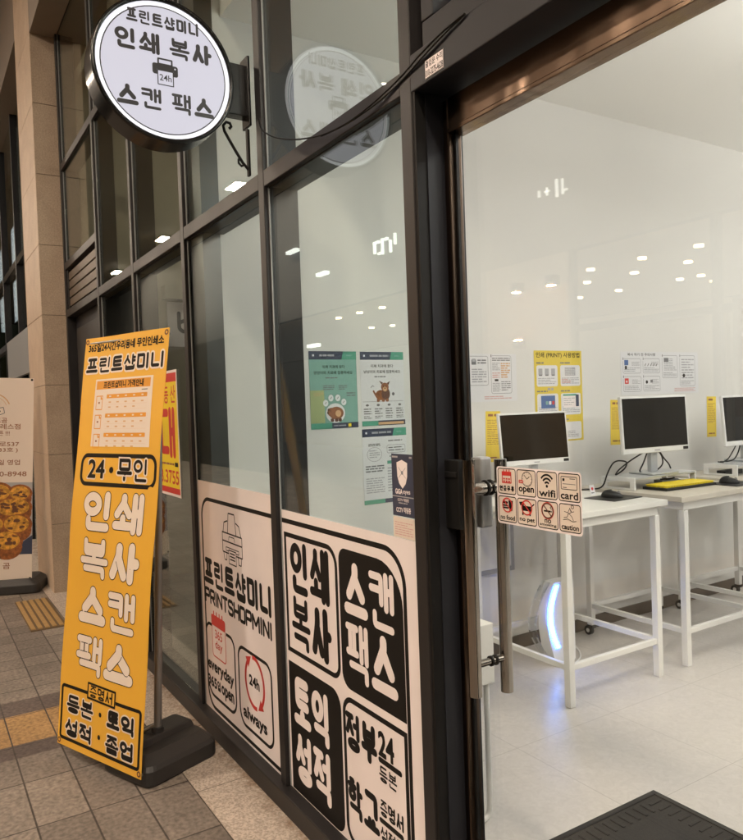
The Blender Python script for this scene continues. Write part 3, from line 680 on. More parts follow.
import itertools
for s0, s1, tip in ((100, -52, -62), (280, 128, 118)):
    arc = [(-2.817 + .096 * math.cos(math.radians(t)), .368 + .105 * math.sin(math.radians(t))) for t in range(s0, s1, -8)]
    P.stroke(arc, .017, 'red', 3, cap=False); e = arc[-1]; t = math.radians(s1)
    tx, ty = math.sin(t), -math.cos(t); nx, ny = math.cos(t), math.sin(t)
    P.poly([(e[0] + nx * .024 - tx * .004, e[1] + ny * .024 - ty * .004), (e[0] + tx * .05, e[1] + ty * .05), (e[0] - nx * .024 - tx * .004, e[1] - ny * .024 - ty * .004)], 'red', 4)
P.text('24h', -2.872, .350, -2.768, .392, 'ink', 3, .01, fat=.002); P.text('always', -2.950, .176, -2.706, .240, 'ink', 3, .01, fat=.0022)
# keep everything inside the left pane
decal('window_decal', 'white window sticker with a printer drawing, calendar and round red arrows', a, 0, -3.439, -2.551, .081, 1.165)

b = Art(); P = b
P.stroke([(-2.52, 1.081), (-1.80, 1.081)] + [(-1.80 + .105 * math.sin(math.radians(t)), .976 + .105 * math.cos(math.radians(t))) for t in range(8, 90, 8)] + [(-1.695, .97), (-1.695, .0)], .017, 'ink', 1, rad=.002, cap=False)
# four cells
P.rframe(-2.478, .598, -2.080, 1.040, (0, .07, .05, 0), .017, 'ink', 2)
P.rrect(-2.070, .592, -1.706, 1.042, (.04, .13, 0, .05), 'ink', 2)
P.rrect(-2.478, .084, -2.088, .562, (0, .06, .05, 0), 'ink', 2)
P.rframe(-2.077, .084, -1.706, .566, (.06, 0, 0, .06), .017, 'ink', 2)
w = .036
P.hangul('인쇄', -2.435, .828, -2.135, 1.016, w, 'ink', 3, gap=.06); P.hangul('복사', -2.435, .628, -2.135, .816, w, 'ink', 3, gap=.06)
P.hangul('스캔', -2.040, .830, -1.745, 1.006, w, 'vinyl', 4, gap=.06); P.hangul('팩스', -2.040, .632, -1.745, .816, w, 'vinyl', 4, gap=.06)
P.hangul('토익', -2.445, .335, -2.170, .520, w, 'vinyl', 4, gap=.06); P.hangul('성적', -2.445, .132, -2.170, .316, w, 'vinyl', 4, gap=.06)
P.hangul('정부', -2.062, .395, -1.872, .520, .024, 'ink', 3, gap=.05); P.text('24', -1.862, .446, -1.780, .520, 'ink', 3, .01, fat=.0022)
P.rrect(-1.866, .424, -1.740, .441, .008, 'ink', 3); P.hangul('등본', -1.864, .368, -1.768, .416, .009, 'ink', 3, gap=.06)
P.hangul('학교', -2.062, .180, -1.872, .306, .023, 'ink', 3, gap=.05); P.hangul('증명서', -1.866, .262, -1.738, .312, .009, 'ink', 3, gap=.06)
P.rrect(-1.872, .238, -1.742, .254, .008, 'ink', 3); P.hangul('성적등', -1.868, .186, -1.742, .230, .008, 'ink', 3, gap=.06)
def clip(art, x0, x1, z0, z1):
    """keep lettering inside the pane opening"""
    art.b.v = [(min(max(x, x0), x1), min(max(y, z0), z1), z) for x, y, z in art.b.v]
clip(b, -2.499, -1.611, .081, 1.12)
decal('window_decal', 'black and white window sticker of four rounded cells next to the door', b, 0, -2.499, -1.611, .081, 1.12)

# security sticker and paper slip
a = Art()
a.rect(0, 0, .104, .054, 'navy', 1); a.rect(0, .056, .104, .172, 'navy', 1); a.rect(0, .0535, .104, .0565, 'ink3', 2)
sh = [(.052, .078), (.036, .092), (.028, .112), (.026, .150), (.052, .158), (.078, .150), (.076, .112), (.068, .092)]
a.poly(sh, 'vinyl', 2); a.circ(.052, .122, .005, 'navy', 3)
for an in (40, 140, 220, 320): a.stroke([(.052, .122), (.052 + .022 * math.cos(math.radians(an)), .122 + .022 * math.sin(math.radians(an)))], .0018, 'ink3', 3)
a.text('GiGA', .016, .062, .050, .076, 'vinyl', 2, .05); a.text('eyes', .054, .060, .088, .073, 'vinyl', 2, .01)
a.text('CCTV 작동중', .026, .0565 - .015 + .0, .080, .0565 - .006, 'vinyl', 2, .02)
a.lines(.030, .034, .080, .040, 1, 'ink3', 2); a.text('CCTV 작동중', .018, .010, .088, .026, 'vinyl', 2, .03)
a.rect(.004, .163, .032, .168, 'ink3', 2); a.rect(.088, .163, .100, .168, 'ink3', 2)
o = a.build('security_sticker', (-1.737, GY - .0028, 1.183), (1, 0, 0), (0, 0, 1), rectp(0, 0, .106, .174), sheet_mat='navy', thick=.0004)
tag(o, 'dark blue security camera sticker with a pale shield on the glass', 'sticker')
a = Art(); a.lines(.008, .006, .096, .046, 6, 'pink_ink', 1, .35)
o = a.build('paper_notice', (-1.737, GY - .0030, 1.122), (1, 0, 0), (0, 0, 1), rectp(0, 0, .104, .058), sheet_mat='cream', thick=.0004)
tag(o, 'small pale paper slip under the dark blue security sticker', 'notice')
a = Art(); a.text('출입문 수리', .004, .026, .072, .042, 'ink', 1, .02); a.text('010-3275-4628', .003, .004, .073, .020, 'ink', 1, .02)
a.rframe(0, 0, .076, .046, .001, .0015, 'ink', 1)
o = a.build('phone_sticker', (-1.495, FY - .0012, 2.308), (1, 0, 0), (0, 0, 1), rectp(0, 0, .076, .046), sheet_mat='vinyl', thick=.0005)
tag(o, 'tiny white sticker with a phone number on the dark lintel over the door', 'sticker')

# ---- round blade sign
SX, SY, SZ, SR = -2.56, -.347, 2.689, .250
sg = thing('round_sign', 'round backlit white sign with black rim hung out on a bracket', 'sign', (SX, SY, SZ))
n = 64
db = MB()
circ = lambda r: [(r * math.cos(2 * PI * k / n), r * math.sin(2 * PI * k / n)) for k in range(n)]
Mx = frame_matrix((SX - .11, SY, SZ), (0, 1, 0), (0, 0, 1))
db.prism(circ(SR), Mx, .102, 'sign_b', True)
Mr = frame_matrix((SX - .008, SY, SZ), (0, 1, 0), (0, 0, 1))
A_, B_ = circ(SR), circ(SR - .013)
vs = [Mr @ Vector((x, y, z)) for z, c in ((0, A_), (.010, A_), (.010, B_), (0, B_)) for x, y in c]
db.add(vs, [(j * n + k, j * n + (k + 1) % n, (j + 1) * n + (k + 1) % n, (j + 1) * n + k) for j in range(3) for k in range(n)], 'sign_b', True)
part(db, 'sign_drum', sg)
a = Art(.0004); R = SR - .0135
a.circ(0, 0, R, 'sign_r', 1, 64); a.circ(0, 0, R * .935, 'sign_k', 2, 64); a.circ(0, 0, R * .918, 'sign_w', 3, 64)
a.hangul('프린트샵미니', -.128, .146, .128, .192, .0085, 'sign_k', 4, gap=.12)
a.hangul('인쇄', -.170, .050, -.015, .122, .0155, 'sign_k', 4, gap=.12); a.hangul('복사', .018, .050, .172, .122, .0155, 'sign_k', 4, gap=.12)
a.hangul('스캔', -.170, -.142, -.015, -.070, .0155, 'sign_k', 4, gap=.12); a.hangul('팩스', .018, -.142, .172, -.070, .0155, 'sign_k', 4, gap=.12)
a.rrect(-.045, -.016, .045, .022, .008, 'sign_k', 4); a.rect(-.026, .022, .026, .040, 'sign_w', 4); a.rframe(-.027, .018, .027, .042, .004, .006, 'sign_k', 5)
a.rect(-.029, -.052, .029, .001, 'sign_w', 5); a.rframe(-.029, -.052, .029, .001, .002, .0035, 'sign_k', 6); a.circ(.035, .012, .003, 'sign_w', 5)
a.text('24h', -.021, -.036, .021, -.014, 'sign_k', 6, .01)
o = a.build('sign_face', (SX - .0078, SY, SZ), (0, 1, 0), (0, 0, 1), None, parent=sg); o.matrix_parent_inverse = sg.matrix_basis.inverted()
part(MB().box(SX - .08, SX - .03, SY + SR - .02, FY - .001, SZ - .095, SZ + .095, 'sign_b').box(SX - .09, SX - .02, FY - .012, FY - .0008, SZ - .13, SZ + .13, 'sign_b'), 'bracket', sg, bevel=.003)
sc = MB()
pts = [(SX - .055, -.030, SZ - .28), (SX - .055, -.04, SZ - .275), (SX - .055, -.052, SZ - .255)]
spine = [(-.028, -.285), (-.05, -.262), (-.075, -.225), (-.100, -.185), (-.118, -.155), (-.122, -.135), (-.110, -.120), (-.095, -.122), (-.090, -.134), (-.098, -.142)]
sc.tube([(SX - .055, y, SZ + z) for y, z in spine], .0055, 'black', 8)
curl = [(-.040, -.268), (-.055, -.276), (-.066, -.266), (-.066, -.252), (-.058, -.247)]
sc.tube([(SX - .055, y, SZ + z) for y, z in curl], .0045, 'black', 8)
sc.box(SX - .064, SX - .046, FY - .010, FY - .001, SZ - .31, SZ - .135, 'black')
part(sc, 'scroll_brace', sg)
cab = MB()
cp = [(-2.50, -.03, 2.555), (-2.46, -.04, 2.50), (-2.36, -.05, 2.44), (-2.20, -.05, 2.38), (-2.02, -.05, 2.335), (-1.86, -.05, 2.318), (-1.72, -.045, 2.328), (-1.60, -.036, 2.352), (-1.49, -.032, 2.372), (-1.40, -.030, 2.388), (-1.33, -.026, 2.394)]
cp = [(x, y if i < 2 or i > 7 else y + .012, z) for i, (x, y, z) in enumerate(cp)]
cab.tube(smooth_path(cp, .08), .0026, 'black', 8)
cab.tube(smooth_path([(x, y + .003, z - .010 * math.sin(PI * min(1, max(0, (i - 5) / 5)))) for i, (x, y, z) in enumerate(cp)][4:], .08), .0022, 'black', 8)
tag(cab.build('power_cable'), 'black cable sagging from the round sign along the transom', 'cable')

# ---- yellow banner stand
ba, bt = -1.198, .127
u = Vector((-math.sin(ba), math.cos(ba), 0)); nn = Vector((math.cos(ba), math.sin(ba), 0)); upv = Vector((0, 0, 1)) * math.cos(bt) - nn * math.sin(bt)
BO = Vector((-3.226, -.547, .057)) + nn * .018 + u * .018
bs = thing('banner_stand', 'tall yellow banner stand on a black water base by the glass front', 'banner stand', (-3.10, -.33, 0))
a = Art(.0004)
a.text('365일24시간우리동네 무인인쇄소', -.272, 1.734, .272, 1.772, 'ink', 2, .01, fat=.0012)
a.hangul('프린트샵미니', -.278, 1.636, .284, 1.706, .0142, 'ink', 2, gap=.10, outline='cream', ow=.008)
a.rect(-.194, 1.306, .222, 1.606, 'cream', 1); a.rect(-.184, 1.560, .206, 1.598, 'orange', 2); a.text('프린트샵미니 가격안내', -.130, 1.564, .160, 1.594, 'ink', 3, .04)
a.rect(.15, 1.547, .19, 1.551, 'ink2', 2)
for k in range(3):
    y = 1.51 - k * .085
    a.rframe(-.178, y - .042, -.128, y + .022, .004, .004, 'orange', 2); a.rect(-.160, y - .014, -.148, y - .006, 'brown', 2)
    a.poly([(-.145, y + .022), (-.128, y + .004), (-.145, y + .004)], 'orange', 3)
    a.rrect(-.100, y + .008, .190, y + .026, .003, 'orange', 2)
    for r_ in range(2):
        a.rect(-.10, y - .019 - r_ * .022, .19, y - .0185 - r_ * .022, 'tan', 2)
        for c_ in range(5 - r_): a.rect(-.082 + c_ * .058, y - .012 - r_ * .022, -.064 + c_ * .058, y - .006 - r_ * .022, 'tan', 2)
    for c_ in range(5): a.rect(-.08 + c_ * .058, y + .014, -.066 + c_ * .058, y + .020, 'cream', 3)
a.rframe(-.256, 1.132, .284, 1.276, .05, .018, 'ink', 1)
a.text('24', -.196, 1.166, -.068, 1.250, 'cream', 2, .07); a.text('24', -.190, 1.170, -.074, 1.246, 'ink', 3, .05)
a.circ(-.026, 1.205, .014, 'ink', 3, 16); a.hangul('무인', .014, 1.160, .222, 1.256, .0155, 'ink', 3, gap=.06, outline='cream', ow=.007)
w = .030
def row(t, y0, y1, xa=-.200, xb=.218): a.hangul(t, xa, y0, xb, y1, .043, 'cream', 3, gap=.055, outline='ink', ow=.0035)
row('인쇄', .940, 1.112); row('복사', .738, .908); row('스캔', .536, .702); row('팩스', .330, .492)
a.rframe(-.288, .026, .286, .262, .02, .014, 'ink', 1)
a.rect(-.096, .236, .116, .300, 'yel', 2); a.rframe(-.096, .232, .116, .302, .004, .009, 'ink', 3); a.hangul('증명서', -.078, .243, .098, .292, .0085, 'ink', 4, gap=.08)
for t, x0, x1, y0, y1 in (('등본', -.242, -.044, .148, .222), ('토익', .060, .248, .148, .222), ('성적', -.246, -.044, .048, .122), ('졸업', .056, .248, .048, .122)):
    a.hangul(t, x0, y0, x1, y1, .0175, 'ink', 3, gap=.08, outline='cream', ow=.006)
a.circ(.010, .186, .010, 'ink', 3, 14); a.circ(.008, .094, .010, 'ink', 3, 14)
for x in (-.285, .285):
    for y in (.018, 1.782): a.ring(x, y, .012, .006, 'brown2', 3, 16)
# sheet made of strips so it can belly a little
def bow_sheet(art, w, h, m, k=28, amp=.010, nx=6):
    art.subdivide([-w / 2 + w * i / nx for i in range(1, nx)], [h * j / k for j in range(1, k)])
    for zz, flip in ((0, False), (-.0012, True)):
        vs = [(-w / 2 + w * i / nx, h * j / k, zz) for j in range(k + 1) for i in range(nx + 1)]
        q_ = nx + 1
        fs = [(q_ * j + i, q_ * j + i + 1, q_ * (j + 1) + i + 1, q_ * (j + 1) + i) for j in range(k) for i in range(nx)]
        art.b.add(vs, [f[::-1] if flip else f for f in fs], m, True)
    vs = []
    for x, y, z in art.b.v: vs.append((x, y, z + amp * math.sin(PI * y / h) + .0035 * math.sin(y * 9 + x * 4) * math.sin(PI * y / h) + .005 * math.sin(x * 10.5) * math.sin(y * 4.2)))
    art.b.v = vs
bow_sheet(a, .6, 1.8, 'yel')
bpy.context.view_layer.update()
o = a.build('banner_panel', BO, u, upv, None, parent=bs); o.matrix_parent_inverse = bs.matrix_basis.inverted()
bk = MB()
# base: tapered rounded block
e1 = u.copy(); e2 = -nn.copy(); bx = Vector((-3.135, -.325, 0)) + e2 * .018
def bpnt(x, y, z): return bx + e1 * x + e2 * y + Vector((0, 0, z))
def loft(mb, secs, m):
    k = len(secs[0]); vs = [p for s_ in secs for p in s_]
    fs = [(j * k + i, j * k + (i + 1) % k, (j + 1) * k + (i + 1) % k, (j + 1) * k + i) for j in range(len(secs) - 1) for i in range(k)]
    mb.add(vs, fs, m); mb.add(secs[0], [tuple(range(k))[::-1]], m); mb.add(secs[-1], [tuple(range(k))], m)
prof = lambda hx, hy, r: Art.rr(-hx, -hy, hx, hy, r, 5)
loft(bk, [[bpnt(x, y, z) for x, y in prof(hx, hy, r)] for hx, hy, z, r in ((.150, .175, .0, .04), (.160, .187, .012, .045), (.160, .187, .066, .045), (.150, .178, .084, .045), (.100, .155, .112, .04))], 'base_p')
loft(bk, [[bpnt(x - .03, y + .02, z) for x, y in prof(hx, hy, r)] for hx, hy, z, r in ((.066, .14, .112, .015), (.058, .13, .138, .012), (.05, .12, .140, .01))], 'base_p')
part(bk, 'water_base', bs, bevel=.006, seg=3)
pl = MB(); pt = bpnt(0, -.012, .11); pd = (Vector((0, 0, 1)) - nn * .055)
topc = BO + upv * 1.78 - (nn * .03)
pl.tube([pt, pt + pd * .9, pt + pd * 1.62], [.017, .015, .012], 'pole', 14)
pl.tube([pt + Vector((0, 0, -.005)), pt + Vector((0, 0, .05))], .026, 'base_p', 14)
part(pl, 'pole', bs)
ar = MB()
tp_ = pt + pd * 1.60; tb = BO + upv * 1.775 - nn * .006
ar.tube([tp_, (tp_ + tb) / 2, tb], .008, 'pole', 8)
ar.tube([tb - u * .295, tb + u * .295], .006, 'pole', 8)
part(ar, 'cross_arm', bs); ar = MB()
lb = BO + upv * .015 - nn * .006; lp = pt + Vector((0, 0, .06))
ar.tube([lp, lb], .008, 'pole', 8); ar.tube([lb - u * .295, lb + u * .295], .006, 'pole', 8)
part(ar, 'cross_arm', bs)

# ---- bakery banner stand by the pillar
tn = Vector((.93, -.36, 0)).normalized(); tu = Vector((-tn.y, tn.x, 0)); tt = .05
tr0 = tu.copy(); ra = .040
tup = Vector((0, 0, 1)) * math.cos(tt) - tn * math.sin(tt)
tu, tup = (tr0 * math.cos(ra) - tup * math.sin(ra)), (tup * math.cos(ra) + tr0 * math.sin(ra))
TC = Vector((-6.835, -.325, .115)) - tr0 * .32
ts = thing('banner_stand', 'cream banner stand printed with egg tarts beside the stone pillar', 'banner stand', (TC.x, TC.y, 0))
a = Art(.0005); w2, h2 = .6, 1.72
a.rect(-.3, .22, .3, .83, 'ink3', 1)
a.poly([(.08, .22), (.3, .22), (.3, .38)], 'navy', 2)
for (x, y, r) in ((.24, .80, .10), (.03, .81, .115), (-.2, .80, .11), (.27, .685, .11), (.12, .68, .12), (-.12, .67, .12), (.22, .54, .125), (-.03, .54, .125), (-.24, .53, .12), (.10, .40, .13), (-.16, .39, .125)):
    if x + r > .3: x = .3 - r
    if x - r < -.3: x = r - .3
    y -= .065
    a.circ(x, y - r * .42, r * .95, 'crust', 2.5, 22, r * .8); a.circ(x, y, r, 'crust', 3, 24, r * .78); a.circ(x, y + .004, r * .80, 'tart', 4, 22, r * .58)
    for k in range(9): a.circ(x + random.uniform(-.5, .5) * r, y + random.uniform(-.3, .32) * r, r * random.uniform(.08, .22), 'burnt', 5, 9, r * random.uniform(.05, .13))
def t2(s_, x0, x1, y0, y1, b_=.02): a.text(s_, x0, y0, x1, y1, 'brown', 2, b_)
t2('타르트곰', -.10, .09, 1.335, 1.38); t2('팔레스점', -.02, .195, 1.282, 1.328); t2('오픈 !!!', -.02, .11, 1.228, 1.268)
t2('경로537', -.03, .186, 1.135, 1.178); t2('( 133호 )', -.04, .176, 1.082, 1.126); t2('매일 영업', -.03, .195, .978, 1.022); t2('010-0190-8948', -.22, .25, .882, .922)
t2('곰', .07, .125, .10, .15)
for r in (.11, .135): a.stroke([(-.02 + r * math.cos(math.radians(t)), 1.45 + r * math.sin(math.radians(t))) for t in range(20, 171, 15)], .004 if r < .12 else .010, 'tan', 2, cap=False)
a.stroke([(.02, 1.40), (.07, 1.42), (.06, 1.47), (.02, 1.46)], .006, 'ink2', 2); a.circ(.03, 1.435, .008, 'ink', 2)
for x in (-.285, .285):
    for y in (.015, h2 - .015): a.circ(x, y, .010, 'ink', 3, 12)
bow_sheet(a, w2, h2, 'cream', amp=.008)
bpy.context.view_layer.update()
o = a.build('banner_panel', TC, tu, tup, None, parent=ts); o.matrix_parent_inverse = ts.matrix_basis.inverted()
bk = MB(); bx = Vector((TC.x, TC.y, 0)) - tn * .12 + tr0 * .06; e1 = tr0; e2 = -tn
loft(bk, [[bpnt(x, y, z) for x, y in prof(hx, hy, r)] for hx, hy, z, r in ((.30, .18, .0, .05), (.31, .19, .012, .06), (.31, .19, .075, .06), (.26, .15, .12, .05))], 'base_p')
part(bk, 'water_base', ts, bevel=.008, seg=3)
pl = MB(); p0 = bpnt(0, 0, .11); pl.tube([p0, p0 + Vector((0, 0, 1.6))], .014, 'pole', 12); q1 = TC + tup * (h2 - .02) - tn * .01
pl.tube([p0 + Vector((0, 0, 1.6)), q1], .007, 'pole', 8); pl.tube([q1 - tu * .29, q1 + tu * .29], .006, 'pole', 8)
q2 = TC + tup * .02 - tn * .01; pl.tube([p0 + Vector((0, 0, .05)), q2], .007, 'pole', 8); pl.tube([q2 - tu * .29, q2 + tu * .29], .006, 'pole', 8)
part(pl, 'pole', ts)

# ---- red and yellow poster on the neighbouring pane
a = Art()
a.rect(.014, .014, .636, .646, 'red', 1); a.rect(.014, .045, .636, .60, 'yel4', 2)
a.text('부 동 산', .30, .49, .612, .580, 'red', 3, .02); a.hangul('임대', .03, .20, .600, .47, .052, 'red', 3, gap=.06)
a.lines(.30, .160, .56, .178, 1, 'brown', 3, .6); a.rect(.565, .158, .62, .180, 'ink', 3); a.text('713.3755', .18, .066, .622, .135, 'red', 3, .03)
o = a.build('rent_poster', (-4.345, GY - .002, 1.05), (1, 0, 0), (0, 0, 1), rectp(0, 0, .65, .66), sheet_mat='vinyl')
tag(o, 'red and yellow poster on the glass behind the yellow banner', 'poster')

# ---- stone pillar, fascia and soffit
pil = MB(); pil.box(-7.545, -6.655, -.19, .3, 0, 5.99, 'oppdark')
zs = [0, .58, 1.165, 1.75, 2.335, 2.92, 3.505, 4.09, 4.675, 5.26, 5.99]
for z0, z1 in zip(zs[:-1], zs[1:]):
    g = .002
    pil.box(-7.55, -6.665, -.200, -.1905, z0 + g, z1 - g, 'stone')
    pil.box(-6.6545, -6.645, -.197, .10, z0 + g, z1 - g, 'stone'); pil.box(-7.56, -7.5455, -.19, .3, z0 + g, z1 - g, 'stone')
    pil.box(-6.6649, -6.6455, -.2005, -.1975, z0 + g, z1 - g, 'stone')
tag(pil.build('stone_pillar', bevel=.0015), 'tall beige stone clad pillar left of the glass front', 'pillar')
bld = thing('arcade_building', 'brown fascia and high soffit over the shopfronts', 'building', (-7, 0, 4.6))
part(MB().box(-6.644, 6, -.20, .3, 4.655, 5.99, 'fascia'), 'fascia', bld)
part(MB().box(-30, -7.551, -.17, .3, 5.10, 5.99, 'fascia'), 'fascia', bld)
part(MB().box(-40, 6, -5.6, .3, 6.0, 6.1, 'soffit'), 'soffit', bld)
for x in (-24.2, -19.1, -14.0, -8.9, -3.8, 1.3):
    l = MB().box(x - .28, x + .28, -4.75, -4.45, 5.955, 5.965, 'soffit_l').box(x - .32, x + .32, -4.79, -4.41, 5.966, 5.999, 'fascia').build('soffit_light')
    tag(l, 'rectangular lamp in the high soffit seen as a reflection in the glass', 'ceiling light', 'lamps along the soffit')
for x, y in ((1.2, -1.9), (4.2, -1.9)):  # unseen fill lamps, added to brighten the pillar's right face and the pavement
    l = MB().box(x - .25, x + .25, y - .15, y + .15, 5.955, 5.965, 'soffit_l').box(x - .4, x + .4, y - .24, y + .24, 5.966, 5.999, 'fascia').build('soffit_light')
    tag(l, 'added fill lamp in the soffit out of view, brightening the pillar and pavement', 'ceiling light', 'added fill lamps over the door')

# ---- neighbouring lobby behind the left panes
lob = thing('neighbouring_lobby', 'dim beige lobby behind the far left panes', 'lobby', (-5, 1, 0))
part(MB().box(-6.72, -6.62, .14, 3.6, 0, 4.64, 'lobby'), 'side_wall', lob)
part(MB().box(-6.62, -3.445, 3.6, 3.7, 0, 4.64, 'lobby'), 'back_wall', lob)
part(MB().box(-6.62, -3.445, .14, 3.6, 4.3, 4.4, 'lobby'), 'ceiling', lob)
part(MB().box(-6.62, -3.445, .13, 3.6, -.01, .004, 'lobbyfloor'), 'floor', lob)
part(MB().box(-6.619, -6.60, .20, .68, .02, 2.62, 'lobbydark'), 'doorway', lob)
part(MB().box(-6.619, -6.50, .80, 2.2, 2.50, 2.62, 'lobby'), 'bulkhead', lob)
part(MB().box(-6.619, -6.612, .15, .72, 2.06, 2.20, 'plastic_w').box(-6.612, -6.60, .3, .5, 2.08, 2.18, 'plastic_b'), 'air_conditioner', lob)
part(MB().box(-5.6, -4.6, 1.0, 2.0, 4.28, 4.298, 'lobby_l'), 'ceiling_light', lob)
a = Art(.001)
a.stroke([(.10, .30), (.10, .16), (.14, .13), (.20, .18), (.17, .24), (.11, .22)], .035, 'ink', 2); a.stroke([(.24, .22), (.30, .26), (.34, .20), (.28, .17), (.24, .22)], .03, 'ink', 2); a.rect(.24, .05, .34, .08, 'ink2', 2)
o = a.build('lobby_signboard', (-6.59, .84, 2.08), (0, 1, 0), (0, 0, 1), rectp(0, 0, .5, .40), sheet_mat='vinyl', thick=.02)
tag(o, 'white board with dark brush lettering on the lobby wall', 'signboard')

# ---- bakery storefront beyond the pillar
bk2 = thing('bakery_storefront', 'dark framed glass shopfront left of the pillar behind the tart banner', 'storefront', (-10, 0, 0))
for x in (-8.6, -9.75, -11.2, -13.0):
    part(MB().box(x - .03, x + .03, -.02, .1, 0, 5.1, 'frame2'), 'mullion', bk2)
for z in (2.45, 3.35):
    part(MB().box(-14, -7.56, -.015, .09, z - .04, z + .04, 'steel' if z > 3 else 'frame2'), 'transom', bk2)
for xa, xb in ((-13, -11.2), (-11.2, -9.75), (-9.75, -8.6), (-8.6, -7.56)):
    part(MB().box(xa + .031, xb - .031, .02, .028, .0, 5.09, 'pane'), 'window_pane', bk2)
lat = MB(); lat.box(-9.6, -8.75, .05, .07, 3.45, 4.9, 'lobbydark')
for k in range(14): lat.box(-9.6 + k * .065, -9.58 + k * .065, .03, .049, 3.45, 4.9, 'plastic_g')
part(lat, 'lattice_grille', bk2)
part(MB().box(-21, -7.56, 2.4, 2.5, 0, 5.1, 'lobby'), 'back_wall', bk2)
part(MB().box(-18.5, -14.9, .6, .7, 3.4, 5.05, 'cool_l'), 'light_box', bk2)
gb = MB(); gb.box(-10.3, -8.3, -.10, -.06, 1.95, 2.42, 'silver')
part(gb, 'hanging_panel', bk2)

# ---- opposite side of the passage (seen only as reflections)
op = thing('opposite_building', 'row of warm lit shops across the passage seen in the door glass', 'building', (-4, -5.6, 0))
part(MB().box(-40, 6, -5.75, -5.62, 3.30, 5.99, 'opp'), 'fascia', op)
part(MB().box(-40, -15, -5.75, -5.62, 0, 3.30, 'oppdark'), 'wall', op)
part(MB().box(-9.5, -9.2, -5.75, -5.62, 0, 3.30, 'oppdark'), 'wall', op)
part(MB().box(-8.3, -6.45, -5.75, -5.62, 0, 3.30, 'pier'), 'wall', op)
part(MB().box(-6.45, 6, -12.1, -12., 0, 3.3, 'oppwarm'), 'interior_wall', op)
part(MB().box(-40, -8.3, -12.1, -12., 0, 3.3, 'oppwarm'), 'interior_wall', op)
part(MB().box(-40, 6, -12., -5.76, 3.31, 3.4, 'oppwarm'), 'ceiling', op)
part(MB().box(-40, 6, -12., -5.63, -.02, -.003, 'lobbyfloor'), 'floor', op)
for x in (-6.42, -4.5, -2.6, -.7, 1.2, 3.1, 5.0): part(MB().box(x - .04, x + .04, -5.74, -5.66, 0, 3.30, 'frame2'), 'mullion', op)
part(MB().box(-6.4, 6, -5.73, -5.67, 2.30, 2.38, 'frame2'), 'transom', op)
for x, y in ((-13.286, -6.42), (-12.408, -6.40), (-11.603, -6.41), (-14.764, -8.15), (-14.25, -8.40)): part(MB().tube([(x, y, 3.28), (x, y, 3.309)], .06, 'down_l', 14), 'downlight', op)
for y, xs in ((-6.95, (-7.23, -6.36, -5.53, -4.66, -3.8)), (-7.82, (-8.07, -7.17, -6.28, -5.4)), (-9.08, (-9.36, -8.49, -7.30, -6.93)), (-9.8, (-7.19, -6.3))):
    for x in xs:
        part(MB().tube([(x, y, 3.28), (x, y, 3.309)], .055, 'down_l', 14), 'downlight', op)
for x, z, w_ in ((-13.55, 4.65, .22), (-12.31, 3.99, .18), (-12.78, 2.67, .2)): part(MB().box(x - w_, x + w_, -5.60, -5.50, z - .03, z + .03, 'sign_l'), 'facade_lamp', op)
for x, z, w_, h_ in ((-10.50, 4.12, .02, .10), (-10.40, 4.20, .05, .02), (-10.26, 4.10, .018, .13), (-10.14, 4.20, .05, .02), (-10.02, 4.06, .018, .10), (-10.34, 4.00, .05, .018), (-9.88, 4.15, .018, .09)): part(MB().box(x - w_, x + w_, -5.60, -5.56, z - h_, z + h_, 'sign_l'), 'lit_letter', op)
for x in (-7.22, -6.60):
    part(MB().box(x - .05, x + .05, -5.60, -5.45, 2.90, 3.02, 'oppdark').box(x - .035, x + .035, -5.535, -5.465, 2.892, 2.899, 'warm_l'), 'sconce', op)
    if x < -7: part(MB().box(x - .05, x + .05, -5.60, -5.45, 2.16, 2.26, 'oppdark').box(x - .035, x + .035, -5.535, -5.465, 2.261, 2.268, 'warm_l'), 'sconce', op)
for x0, x1, z0, z1 in ((-6.86, -6.83, 4.06, 4.14), (-6.72, -6.695, 4.05, 4.15), (-6.75, -6.665, 4.09, 4.11), (-6.56, -6.525, 3.99, 4.21), (-6.46, -6.435, 4.0, 4.19), (-6.434, -6.37, 4.03, 4.055)): part(MB().box(x0, x1, -5.60, -5.58, z0, z1, 'sign_l'), 'lit_letter', op)

# ------------------------------------------------------------------ furniture in the shop
desks = []
def make_desk():
    t = thing('computer_desk', '', 'desk', (0, 0, 0))
    MB().box(-.77, -.018, -.395, .395, .91, .94, 'desk').build('desktop', t, bevel=.003)
    MB().box(-.72, -.045, -.345, .345, .862, .9095, 'dleg').build('apron', t, bevel=.002)
    for y in (-.35, .35):
        s_ = 1 if y > 0 else -1
        MB().box(-.075, -.038, min(y, y - s_ * .037), max(y, y - s_ * .037), .007, .861, 'dleg').build('leg', t, bevel=.003)
        MB().box(-.742, -.705, min(y, y - s_ * .037), max(y, y - s_ * .037), .075, .861, 'dleg').build('leg', t, bevel=.003)
        MB().box(-.705, -.075, min(y - s_ * .006, y - s_ * .031), max(y - s_ * .006, y - s_ * .031), .182, .210, 'dleg').build('stretcher', t, bevel=.002)
        yy = y - s_ * .022
        c = MB(); c.tube([(-.745, yy - .012, .036), (-.745, yy + .012, .036)], .029, 'plastic_b', 18); c.tube([(-.745, yy - .0135, .036), (-.745, yy + .0135, .036)], .013, 'plastic_w', 14)
        c.box(-.742, -.705, yy - .018, yy + .018, .055, .0745, 'plastic_b')
        c.build('caster', t)
    for x in (-.072, -.738): MB().box(x + .003, x + .028, -.313, .313, .182, .210, 'dleg').build('stretcher', t, bevel=.002)
    return t
d1 = make_desk(); d1.location = (-2.44, 1.813, 0); d1['label'] = 'white standing desk nearest the door with glowing tower under it'
